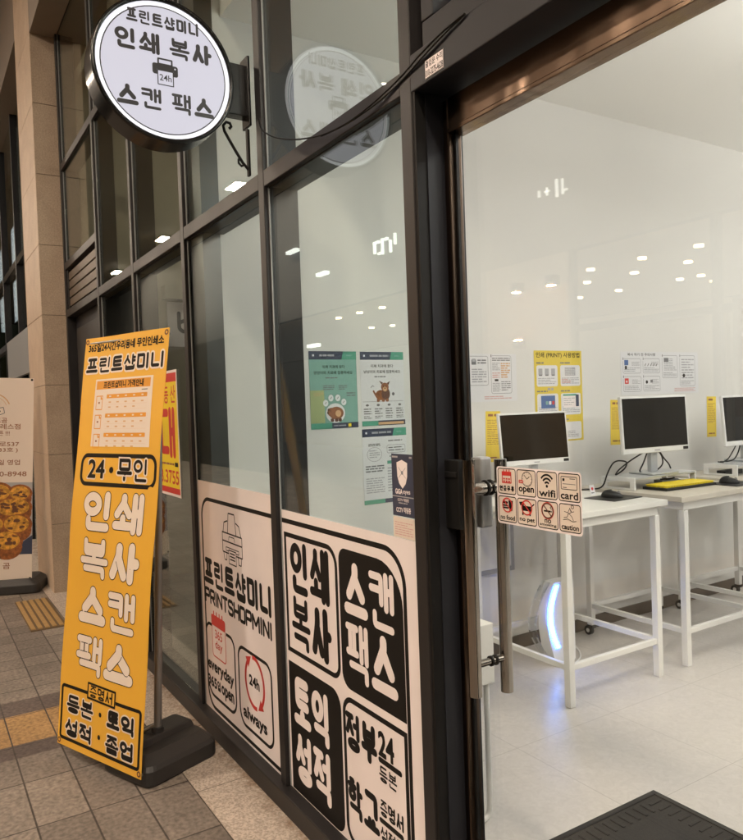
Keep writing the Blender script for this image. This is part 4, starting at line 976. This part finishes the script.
d2 = copy_tree(d1); d2.location = (-2.44, 2.72, 0); d2['label'] = 'beige topped standing desk carrying the yellow keyboard'
d3 = copy_tree(d1); d3.location = (-2.44, 3.63, 0); d3['label'] = 'standing desk farthest right holding the half cut off monitor'
for d in (d1, d2, d3): d['group'] = 'standing desks along the white wall'
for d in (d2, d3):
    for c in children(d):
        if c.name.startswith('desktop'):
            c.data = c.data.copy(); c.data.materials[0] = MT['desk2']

def make_monitor(name='computer_monitor'):
    t = thing(name, '', 'monitor', (0, 0, 0))
    W, H = .55, .345
    MB().box(-.022, 0, -W / 2, W / 2, 0, H, 'plastic_w').build('casing', t, bevel=.005)
    MB().box(0.0005, .0012, -W / 2 + .013, W / 2 - .013, .034, H - .013, 'screen').build('screen', t)
    MB().box(.0004, .001, -.022, .022, .012, .019, 'ink3').build('badge', t)
    MB().box(.0004, .0011, W / 2 - .055, W / 2 - .012, .008, .026, 'ink').build('label_tag', t)
    return t
def place_monitor(t, loc, rz, tilt, sc, label, ztop):
    t.location = loc; t.rotation_euler = (0, -tilt, rz); t.scale = (sc,) * 3; t['label'] = label; t['group'] = 'white monitors on the desks'
    st_ = MB(); zb = (ztop - loc[2]) / sc
    st_.box(-.058, -.026, -.028, .028, zb + .012, .16, 'silver'); st_.box(-.13, .06, -.11, .11, zb + .001, zb + .012, 'silver')
    # stand stays upright: undo the tilt
    o = st_.build('stand', t, bevel=.004); o.rotation_euler = (0, tilt, 0)
m1 = make_monitor(); m2 = copy_tree(m1); m3 = copy_tree(m1)
place_monitor(m1, (-2.95, 1.757, 1.133), math.radians(-7), math.radians(5.5), .84, 'white monitor nearest the door beside the mustard poster', .941)
place_monitor(m2, (-2.862, 2.672, 1.143), math.radians(-6), math.radians(3), 1.0, 'white monitor standing over the yellow keyboard', 1.014)
place_monitor(m3, (-2.93, 3.765, 1.125), math.radians(-1), math.radians(4.5), 1.0, 'white monitor cut off by the right edge of the view', 1.014)

def make_riser():
    t = thing('monitor_riser', '', 'riser', (0, 0, 0))
    MB().box(-.12, .12, -.277, .277, .062, .073, 'silver').build('shelf', t, bevel=.002)
    for y in (-.29, .278):
        m = MB(); m.box(-.12, .12, y, y + .012, 0, .012, 'plastic_w'); m.box(-.12, .12, y, y + .012, .05, .0735, 'plastic_w'); m.box(-.12, -.085, y, y + .012, .012, .05, 'plastic_w'); m.box(.085, .12, y, y + .012, .012, .05, 'plastic_w')
        m.build('end_frame', t, bevel=.0015)
    return t
r2 = make_riser(); r3 = copy_tree(r2)
r2.location = (-2.92, 2.665, .941); r2['label'] = 'low white and silver riser behind the yellow keyboard'
r3.location = (-2.92, 3.68, .941); r3['label'] = 'low white and silver riser under the monitor at the right edge'
for r in (r2, r3): r['group'] = 'monitor risers'

def make_keyboard(label, loc, rz, top):
    t = thing('keyboard', label, 'keyboard', loc, rz)
    MB().box(-.085, .085, -.225, .225, 0, .016, 'plastic_b').build('base', t, bevel=.004)
    k = MB()
    for r_ in range(5):
        for c_ in range(18):
            x0 = .062 - r_ * .029; y0 = -.212 + c_ * .0237
            k.box(x0 - .012, x0 + .012, y0 - .0, y0 + .021, .0165, .026, top)
    if top == 'kyel': k.box(-.078, .078, -.215, .215, .0262, .0275, top)
    k.build('keys', t, bevel=.002)
    return t
make_keyboard('keyboard with bright yellow cover on the beige desk', (-2.735, 2.70, .9405), math.radians(-2), 'kyel')

def make_mouse():
    t = bpy.data.objects.new('mouse', None); COL.objects.link(t); t['category'] = 'mouse'
    n_, k_ = 9, 14; vs = []; fs = []
    for j in range(n_ + 1):
        ph = (PI / 2) * j / n_
        for i in range(k_):
            th = 2 * PI * i / k_; rx = .058 * math.cos(ph) ** .7 if j < n_ else 0; ry = .032 * math.cos(ph) ** .7 if j < n_ else 0
            vs.append((rx * math.cos(th), ry * math.sin(th), .036 * math.sin(ph) * (1 - .18 * math.cos(th))))
    for j in range(n_):
        for i in range(k_): fs.append((j * k_ + i, j * k_ + (i + 1) % k_, (j + 1) * k_ + (i + 1) % k_, (j + 1) * k_ + i))
    m = MB(); m.add(vs, fs, 'plastic_b', True); m.build('shell', t)
    MB().tube([(.036, -.004, .026), (.036, .004, .026)], .009, 'plastic_g', 12).build('wheel', t)
    return t
mo1 = make_mouse(); mo2 = copy_tree(mo1)
for t, loc, rz, lab in ((mo1, (-2.70, 2.06, .9455), .6, 'black mouse on the white desk nearest the door'), (mo2, (-2.62, 3.015, .9455), .35, 'black mouse right of the yellow keyboard')):
    t.location = loc; t.rotation_euler = (0, 0, rz); t['label'] = lab; t['group'] = 'black mice on the desks'
mp1 = MB().box(-.10, .10, -.12, .12, 0, .004, 'plastic_b').build('mouse_pad', bevel=.0015); mp2 = mp1.copy(); COL.objects.link(mp2)
for t, loc, rz, lab in ((mp1, (-2.70, 2.07, .9405), .05, 'black pad under the mouse on the white desk'), (mp2, (-2.60, 3.03, .9405), -.04, 'black pad under the mouse right of the yellow keyboard')):
    t.location = loc; t.rotation_euler = (0, 0, rz); tag(t, lab, 'mouse pad', 'black mouse pads on the desks')

# cables behind the monitors
c = MB()
for pts in ([(-2.90, 2.66, 1.17), (-2.93, 2.50, 1.10), (-2.95, 2.42, 1.05), (-2.93, 2.36, 1.02), (-2.90, 2.42, 1.06), (-2.92, 2.47, 1.10), (-2.96, 2.40, 1.11), (-2.98, 2.36, 1.04), (-3.0, 2.34, .945), (-3.02, 2.24, .945), (-3.05, 2.16, .945)],
            [(-2.9, 2.64, 1.17), (-2.91, 2.60, 1.08), (-2.92, 2.57, 1.03), (-2.93, 2.62, 1.02)], [(-2.9, 2.72, 1.17), (-2.90, 2.78, 1.10), (-2.90, 2.83, 1.06), (-2.91, 2.86, 1.03)],
            [(-2.9, 2.70, 1.17), (-2.88, 2.74, 1.12), (-2.89, 2.76, 1.06), (-2.93, 2.74, 1.02)]):
    c.tube(smooth_path(pts, .05), .0045, 'black', 6)
tag(c.build('monitor_cables'), 'tangle of black cables behind the monitor over the yellow keyboard', 'cables')
c = MB()
for pts in ([(-2.97, 3.70, 1.17), (-2.96, 3.62, 1.10), (-2.94, 3.52, 1.04), (-2.92, 3.42, 1.025), (-2.94, 3.40, 1.03)], [(-2.97, 3.72, 1.17), (-2.95, 3.66, 1.08), (-2.93, 3.56, 1.025), (-2.96, 3.46, 1.025)]):
    c.tube(smooth_path(pts, .05), .0045, 'black', 6)
tag(c.build('monitor_cables'), 'black cables hanging behind the monitor at the right edge', 'cables')
# small price cards standing on the risers
for x, y, z, lab in ((-2.86, 2.975, .941, 'tiny white card standing right of the riser on the beige desk'), (-2.86, 2.075, .941, 'tiny white card beside the monitor on the white desk')):
    a = Art(); a.circ(.02, .034, .009, 'red', 1, 14); a.rect(.008, .008, .032, .014, 'ink2', 1)
    H_ = .055
    o = a.build('price_card', (x, y, z), (0, 1, 0), (-.2, 0, 1), rectp(0, 0, .04, H_), sheet_mat='paper'); tag(o, lab, 'card')
# small hub with cables on the beige desk
MBh = MB(); MBh.box(-.03, .03, -.08, .08, 0, .028, 'plastic_g'); MBh.tube(smooth_path([(.0, -.06, .03), (.05, -.03, .034), (.03, .04, .034), (.0, .07, .03)], .03), .005, 'black', 6)
tag(MBh.build('usb_hub', loc=(-2.90, 2.80, .941)), 'small grey box with a cable under the riser on the beige desk', 'hub')
MBh = MB(); MBh.box(-.03, .03, -.10, .10, 0, .030, 'plastic_b')
tag(MBh.build('usb_hub', loc=(-2.92, 3.50, .941)), 'small black box under the riser at the right edge', 'hub')

# ---- glowing tower under the first desk
tw = thing('computer_tower', 'white rounded tower with a curved glowing blue strip under the white desk', 'tower', (-2.98, 1.80, 0))
prof2 = [(.17, .02), (.17, .475)] + [(.02 - .085 * math.sin(PI * (.12 + .76 * k / 12)) + .03, .475 - .455 * k / 12) for k in range(13)]
Mt = frame_matrix((-2.985, 1.80, 0), (0, 1, 0), (0, 0, 1))
part(MB().prism([(x, y) for x, y in prof2], Mt, .075, 'plastic_w', False), 'case', tw, bevel=.012, seg=3)
led = MB(); arc = [(-.085 * math.sin(PI * (.12 + .76 * k / 14)) + .062, .46 - .35 * k / 14) for k in range(15)]
def strip(pts, w_, x0, x1, m):
    L_ = [(y - w_ / 2, z) for y, z in pts]; R_ = [(y + w_ / 2, z) for y, z in pts]
    for k in range(len(pts) - 1):
        vs = [Vector((x, 1.80 + p[0], p[1])) for x in (x0, x1) for p in (L_[k], R_[k], R_[k + 1], L_[k + 1])]
        led.add(vs, [(0, 1, 2, 3), (7, 6, 5, 4), (0, 4, 5, 1), (1, 5, 6, 2), (2, 6, 7, 3), (3, 7, 4, 0)], m)
strip(arc, .042, -2.909, -2.904, 'uv'); strip(arc, .020, -2.9038, -2.900, 'uv2')
part(led, 'light_strip', tw)
cv = MB(); R_ = []
for k in range(13):
    y_, z_ = (.02 - .14 * math.sin(PI * (.05 + .9 * k / 12)), .48 - .44 * k / 12); R_.append((1.80 + y_, z_))
vs = [Vector((x, y, z)) for x in (-2.98, -2.92) for y, z in R_]; nR = len(R_)
cv.add(vs, [(i, i + 1, nR + i + 1, nR + i) for i in range(nR - 1)], 'clear', True)
o = part(cv, 'front_cover', tw); sm = o.modifiers.new('thick', 'SOLIDIFY'); sm.thickness = .003
c = MB(); c.tube(smooth_path([(-3.02, 1.98, .42), (-3.08, 2.03, .25), (-3.10, 2.06, .10), (-3.02, 2.12, .012), (-2.92, 2.02, .012), (-2.88, 1.94, .012)], .08), .005, 'plastic_w', 8)
tag(c.build('white_cord'), 'white cord curling on the floor behind the glowing tower', 'cord')
o = MB().box(WX + .001, WX + .02, 1.28, 1.845, .485, .86, 'plastic_g').box(WX + .0205, WX + .024, 1.31, 1.815, .515, .83, 'wall').build('access_panel', bevel=.002)
tag(o, 'grey framed access panel low on the wall left of the first desk', 'panel')

# ---- wall posters
def poster(name, label, art, y0, z0, w, h, m, cat='poster', rot=0., group=None):
    c_, s_ = math.cos(rot), math.sin(rot)
    o = art.build(name, (WX + .0018, y0, z0), (0, c_, s_), (0, -s_, c_), rectp(0, 0, w, h), sheet_mat=m)
    return tag(o, label, cat, group)
def panel(a, x0, y0, x1, y1, num, m='ink2'):
    a.rframe(x0, y0, x1, y1, .014, .0022, m, 1); a.rect(x0 - .002, y1 - .018, x0 + .010, y1 + .010, 'paper', 2); a.rect(x0 + .001, y1 - .010, x0 + .006, y1 + .006, 'ink', 3)
a = Art()
panel(a, .020, .095, .165, .265, 1); panel(a, .185, .045, .345, .268, 2)
a.rrect(.04, .215, .075, .245, .004, 'ink2', 2); a.rrect(.045, .232, .07, .25, .003, 'ink3', 3); a.lines(.085, .218, .150, .248, 2, 'ink2', 2)
a.lines(.04, .11, .150, .195, 6, 'ink3', 2); a.lines(.195, .235, .335, .258, 2, 'ink2', 2); a.lines(.195, .18, .255, .228, 5, 'ink3', 2)
a.lines(.262, .135, .335, .228, 7, 'tan', 2, .6); a.lines(.195, .135, .255, .172, 3, 'pink_ink', 2); a.rect(.212, .118, .24, .130, 'ink', 2); a.lines(.195, .055, .255, .11, 6, 'ink3', 2); a.lines(.262, .060, .335, .12, 5, 'ink2', 2, .4)
a.lines(.13, .012, .340, .034, 2, 'pink_ink', 2)
poster('instruction_sheet', 'white instruction sheet with two outlined boxes nearest the door', a, 1.538, 1.487, .385, .278, 'paper')
a = Art()
a.text('복사 하기 전 주의사항', .07, .262, .36, .282, 'ink', 1, .02)
for i, (x0, y0, x1, y1) in enumerate(((.02, .145, .205, .245), (.225, .145, .405, .245), (.02, .022, .205, .125), (.225, .022, .405, .125), (.43, .11, .60, .268), (.625, .05, .80, .268))):
    panel(a, x0, y0, x1, y1, i)
    a.lines(x0 + .09 if i < 4 else x0 + .02, y0 + .05, x1 - .012, y1 - .02, 4 if i < 4 else 8, 'ink3', 2, .45); a.lines(x0 + .012, y0 + .010, x1 - .012, y0 + .042, 3, 'ink3', 2, .45)
a.rect(.035, .20, .075, .235, 'blue', 3); a.rect(.04, .172, .06, .196, 'ink', 3); a.rect(.035, .075, .075, .112, 'red', 3); a.circ(.055, .090, .008, 'paper', 4, 12)
for k in range(5): a.stroke([(.245 + k * .03, .195), (.255 + k * .03, .21)], .005, 'ink', 3)
a.circ(.262, .085, .012, 'ink', 3, 12); a.rect(.30, .08, .325, .10, 'ink2', 3); a.circ(.67, .125, .014, 'ink', 3, 12); a.rrect(.45, .222, .50, .25, .004, 'ink2', 3)
a.lines(.56, .012, .80, .040, 3, 'pink_ink', 2)
poster('instruction_sheet', 'wide white instruction sheet of six boxes over the yellow keyboard desk', a, 2.858, 1.496, .838, .292, 'paper')
a = Art()
a.text('인쇄 (PRINT) 사용방법', .018, .518, .396, .555, 'ink', 1, .022)
for x0, y0, x1, y1 in ((.018, .345, .198, .475), (.222, .345, .398, .475), (.018, .165, .198, .300), (.222, .165, .398, .300), (.018, .01, .198, .12), (.222, .01, .398, .12)):
    a.rrect(x0, y0, x1, y1, .014, 'paper', 1); a.lines(x0, y1 + .008, x0 + .09, y1 + .022, 1, 'ink2', 1, .6)
    a.lines(x0 + .012, y0 + .012, x1 - .012, y0 + .055, 4, 'ink3', 2, .45)
for k in range(3): a.rrect(.034 + k * .054, .415, .068 + k * .054, .455, .004, 'ink3', 2); a.rect(.037 + k * .054, .410, .065 + k * .054, .418, 'ink2', 3)
a.rect(.262, .41, .355, .462, 'ink3', 2); a.lines(.265, .412, .352, .46, 6, 'paper', 3, .3); a.lines(.232, .362, .31, .392, 3, 'pink_ink', 3, .5)
a.rect(.05, .21, .17, .288, 'blue', 3)
for k, m in enumerate(('blue', 'teal', 'paper', 'red')): a.rrect(.062 + k * .027, .232, .082 + k * .027, .254, .004, m, 4)
a.rect(.24, .21, .385, .294, 'vinyl', 3); a.rect(.24, .283, .36, .294, 'green', 4); a.rect(.352, .215, .38, .29, 'navy', 4); a.lines(.245, .22, .345, .275, 4, 'ink3', 4, .3)
a.lines(.108, .318, .18, .338, 1, 'ink3', 2, .8)
poster('instruction_sheet', 'mustard yellow printing guide poster behind the nearest monitor', a, 2.069, 1.222, .415, .566, 'yel3')
for y0, z0, lab, rot in ((1.664, 1.135, 'narrow yellow notice left of the monitor nearest the door', -.03), (2.738, 1.172, 'narrow yellow notice left of the monitor over the yellow keyboard', -.03), (3.786, 1.168, 'narrow yellow notice left of the monitor at the right edge', -.02)):
    a = Art(); a.lines(.018, .262, .095, .286, 1, 'brown', 1, .6); a.lines(.012, .10, .10, .25, 14, 'brown', 1, .30); a.lines(.02, .016, .092, .035, 1, 'brown', 1, .5)
    poster('notice_strip', lab, a, y0, z0, .112, .297, 'yel2', 'notice', rot, 'yellow notice strips on the white wall')
# pet health posters by the window
def header(a, y0, y1, w):
    a.rect(0, y0, w, y1, 'navy', 1); a.poly([(w * .68, y0), (w, y0), (w, y1), (w * .72, y1)], 'green', 2); a.rect(.02, y0 + .016, .03, y1 - .016, 'paper', 3); a.lines(.06, y0 + .014, .18, y1 - .014, 1, 'ink3', 3, .7); a.lines(.215, y0 + .016, .25, y1 - .016, 1, 'teal', 3, .7)
def dog_lying(a, x, y, k):
    a.circ(x, y, .045 * k, 'brown', 4, 22, .034 * k); a.circ(x + .012 * k, y - .002 * k, .018 * k, 'tan', 5, 16); a.circ(x - .030 * k, y + .006 * k, .024 * k, 'brown', 4, 16); a.circ(x - .045 * k, y + .018 * k, .008 * k, 'brown2', 5, 10)
    for q in (-.026, .0, .022): a.rrect(x + q * k - .010 * k, y - .046 * k, x + q * k + .010 * k, y - .028 * k, .006 * k, 'brown2', 5)
    a.circ(x - .052 * k, y + .002 * k, .005 * k, 'ink', 6, 8); a.circ(x - .034 * k, y + .012 * k, .003 * k, 'ink', 6, 8)
def dog_sitting(a, x, y, k):
    a.circ(x - .012 * k, y, .034 * k, 'crust', 4, 20, .026 * k); a.circ(x + .016 * k, y + .006 * k, .026 * k, 'brown2', 4.4, 18, .032 * k); a.circ(x + .012 * k, y + .040 * k, .023 * k, 'brown', 5, 18, .022 * k); a.circ(x + .012 * k, y + .030 * k, .012 * k, 'tan', 6, 14)
    a.poly([(x - .008 * k, y + .054 * k), (x - .022 * k, y + .072 * k), (x + .002 * k, y + .062 * k)], 'brown2', 6); a.poly([(x + .024 * k, y + .060 * k), (x + .044 * k, y + .070 * k), (x + .034 * k, y + .050 * k)], 'brown2', 6)
    a.stroke([(x - .044 * k, y), (x - .056 * k, y + .02 * k)], .010 * k, 'brown', 4); a.circ(x + .012 * k, y + .034 * k, .004 * k, 'ink', 7, 8); a.circ(x + .004 * k, y + .044 * k, .003 * k, 'ink', 7, 8); a.circ(x + .020 * k, y + .044 * k, .003 * k, 'ink', 7, 8)
    for q in (-.03, .0, .024): a.rrect(x + q * k - .009 * k, y - .034 * k, x + q * k + .009 * k, y - .018 * k, .005 * k, 'brown', 6)
a = Art(); W_, H_ = .275, .392
a.rect(0, .03, .08, .195, 'olive', 1); header(a, H_ - .042, H_, W_); a.text('이제 치과에 왔다', .075, .305, .205, .322, 'ink', 2, .01); a.text('양양이의 치료에 집중하세요', .025, .275, .25, .292, 'ink', 2, .01); a.lines(.09, .253, .19, .262, 1, 'ink2', 2, .6)
a.lines(.075, .195, .14, .222, 3, 'ink2', 2, .45); a.lines(.165, .195, .215, .222, 3, 'ink2', 2, .45); a.lines(.21, .160, .262, .185, 2, 'ink2', 2, .45); a.lines(.02, .165, .075, .185, 3, 'tan', 2, .4)
a.circ(.142, .078, .056, 'paper', 2, 24, .050)
for x, y in ((.087, .13), (.118, .155), (.158, .155), (.192, .133)): a.circ(x, y, .015, 'paper', 2, 16, .017); a.stroke([(x - .004, y - .004), (x + .004, y + .005)], .003, 'ink2', 3)
dog_lying(a, .146, .078, .95)
a.rect(0, 0, W_, .028, 'navy', 1); a.rect(0, 0, .12, .028, 'green', 2); a.rect(.215, .006, .232, .022, 'yel4', 3); a.lines(.13, .008, .21, .020, 1, 'ink3', 3, .5)
poster('pet_health_poster', 'green poster with a brown dog curled in a paw print', a, .535, 1.380, W_, H_, 'teal')
a = Art(); W_, H_ = .272, .388
header(a, H_ - .042, H_, W_); a.text('이제 치과에 왔다', .065, .305, .205, .322, 'ink', 2, .01); a.text('냥냥이의 치료에 집중하세요', .02, .275, .25, .292, 'ink', 2, .01); a.lines(.085, .253, .185, .262, 1, 'ink2', 2, .6)
a.rect(.01, .126, .262, .1275, 'ink2', 2); dog_sitting(a, .135, .160, 1.05); a.stroke([(.06, .20), (.072, .212), (.08, .205)], .003, 'ink2', 2); a.circ(.20, .165, .009, 'ink2', 2, 12)
for k in range(4): a.circ(.035 + k * .068, .108, .010, 'ink2', 2, 10, .006); a.lines(.012 + k * .068, .058, .062 + k * .066, .094, 3, 'ink2', 2, .45); a.lines(.012 + k * .068, .036, .062 + k * .066, .054, 2, 'ink2', 2, .45)
a.rect(0, 0, W_, .026, 'navy', 1); a.rect(0, 0, .10, .026, 'green', 2); a.rect(.10, .004, .262, .018, 'tan', 3)
poster('pet_health_poster', 'white poster with a sitting brown dog above small text columns', a, .833, 1.383, W_, H_, 'paper')
a = Art(); W_, H_ = .278, .395
header(a, H_ - .042, H_, W_)
a.ring(.072, .26, .046, .002, 'ink2', 2, 26, .038); a.rect(.025, .30, .12, .315, 'paper', 3); a.lines(.035, .302, .11, .318, 2, 'ink', 4, .5); a.lines(.04, .24, .105, .285, 4, 'ink3', 3, .45)
a.rframe(.15, .262, .268, .305, .01, .002, 'ink2', 2); a.lines(.16, .27, .26, .298, 2, 'ink2', 3, .4); a.lines(.16, .322, .25, .334, 1, 'ink2', 3, .5)
for k in range(5): a.circ(.17 + k * .02, .245, .004, 'ink', 3, 8)
a.rect(.15, .205, .268, .222, 'green', 2); a.lines(.015, .165, .13, .205, 3, 'ink2', 2, .5); a.lines(.015, .055, .13, .14, 7, 'ink3', 2, .45); a.lines(.15, .055, .265, .19, 9, 'ink3', 2, .45)
a.rect(0, 0, W_, .022, 'navy', 1); a.rect(0, 0, .13, .022, 'green', 2)
poster('pet_health_poster', 'white text poster hung below the sitting dog poster', a, .830, .972, W_, H_, 'paper')

# ---- white side table just inside the door and the door mat
sd = thing('side_table', 'small white box table with thin sled leg inside the door', 'table', (-2.2, .33, 0))
part(MB().box(-2.45, -1.958, .15, .545, .507, .718, 'desk'), 'box_top', sd, bevel=.003)
for x in (-1.985, -2.44):
    l = MB(); l.tube(smooth_path([(x, .528, .506), (x, .528, .022), (x, .17, .022), (x, .17, .506)], .04), .0105, 'dleg', 10)
    part(l, 'sled_leg', sd)
mt = MB(); mt.box(-1.775, -.60, .22, 1.145, .0065, .014, 'matr')
x0, x1, y0, y1 = -1.775, -.60, .22, 1.145
for A0, A1, B0, B1 in ((x0, x1, y1 - .022, y1), (x0, x1, y0, y0 + .022), (x0, x0 + .022, y0 + .022, y1 - .022), (x1 - .022, x1, y0 + .022, y1 - .022)): mt.box(A0, A1, B0, B1, .0142, .019, 'matr')
k = 0
while x0 + .05 + k * .04 < x1 - .05:
    xx = x0 + .05 + k * .04; mt.box(xx, xx + .012, y1 - .095, y1 - .035, .0142, .0185, 'matr'); mt.box(xx, xx + .012, y0 + .035, y0 + .095, .0142, .0185, 'matr'); k += 1
k = 0
while y0 + .12 + k * .04 < y1 - .12:
    yy = y0 + .12 + k * .04; mt.box(x0 + .035, x0 + .095, yy, yy + .012, .0142, .0185, 'matr'); k += 1
tag(mt.build('door_mat', bevel=.002), 'charcoal rubber door mat with ribbed border on the shop floor', 'mat')

# ------------------------------------------------------------------ night sky, moonlight, view
Wd = bpy.data.worlds.new('World'); S.world = Wd; Wd.use_nodes = True; nt = Wd.node_tree
sk = nt.nodes.new('ShaderNodeTexSky'); sk.sky_type = 'NISHITA'; sk.sun_disc = False; sk.sun_elevation = math.radians(4); sk.sun_rotation = math.radians(200)
nt.links.new(sk.outputs[0], nt.nodes['Background'].inputs[0]); nt.nodes['Background'].inputs[1].default_value = .002
S.view_settings.view_transform = 'Standard'; S.view_settings.look = 'None'; S.view_settings.exposure = 0; S.view_settings.gamma = 1; S.view_settings.use_curve_mapping = False
S.render.engine = 'CYCLES'; S.cycles.use_denoising = True; S.cycles.max_bounces = 10; S.cycles.transparent_max_bounces = 24
S.cycles.sample_clamp_indirect = 6
S.cycles.caustics_reflective = False; S.cycles.caustics_refractive = False
bpy.context.view_layer.update()
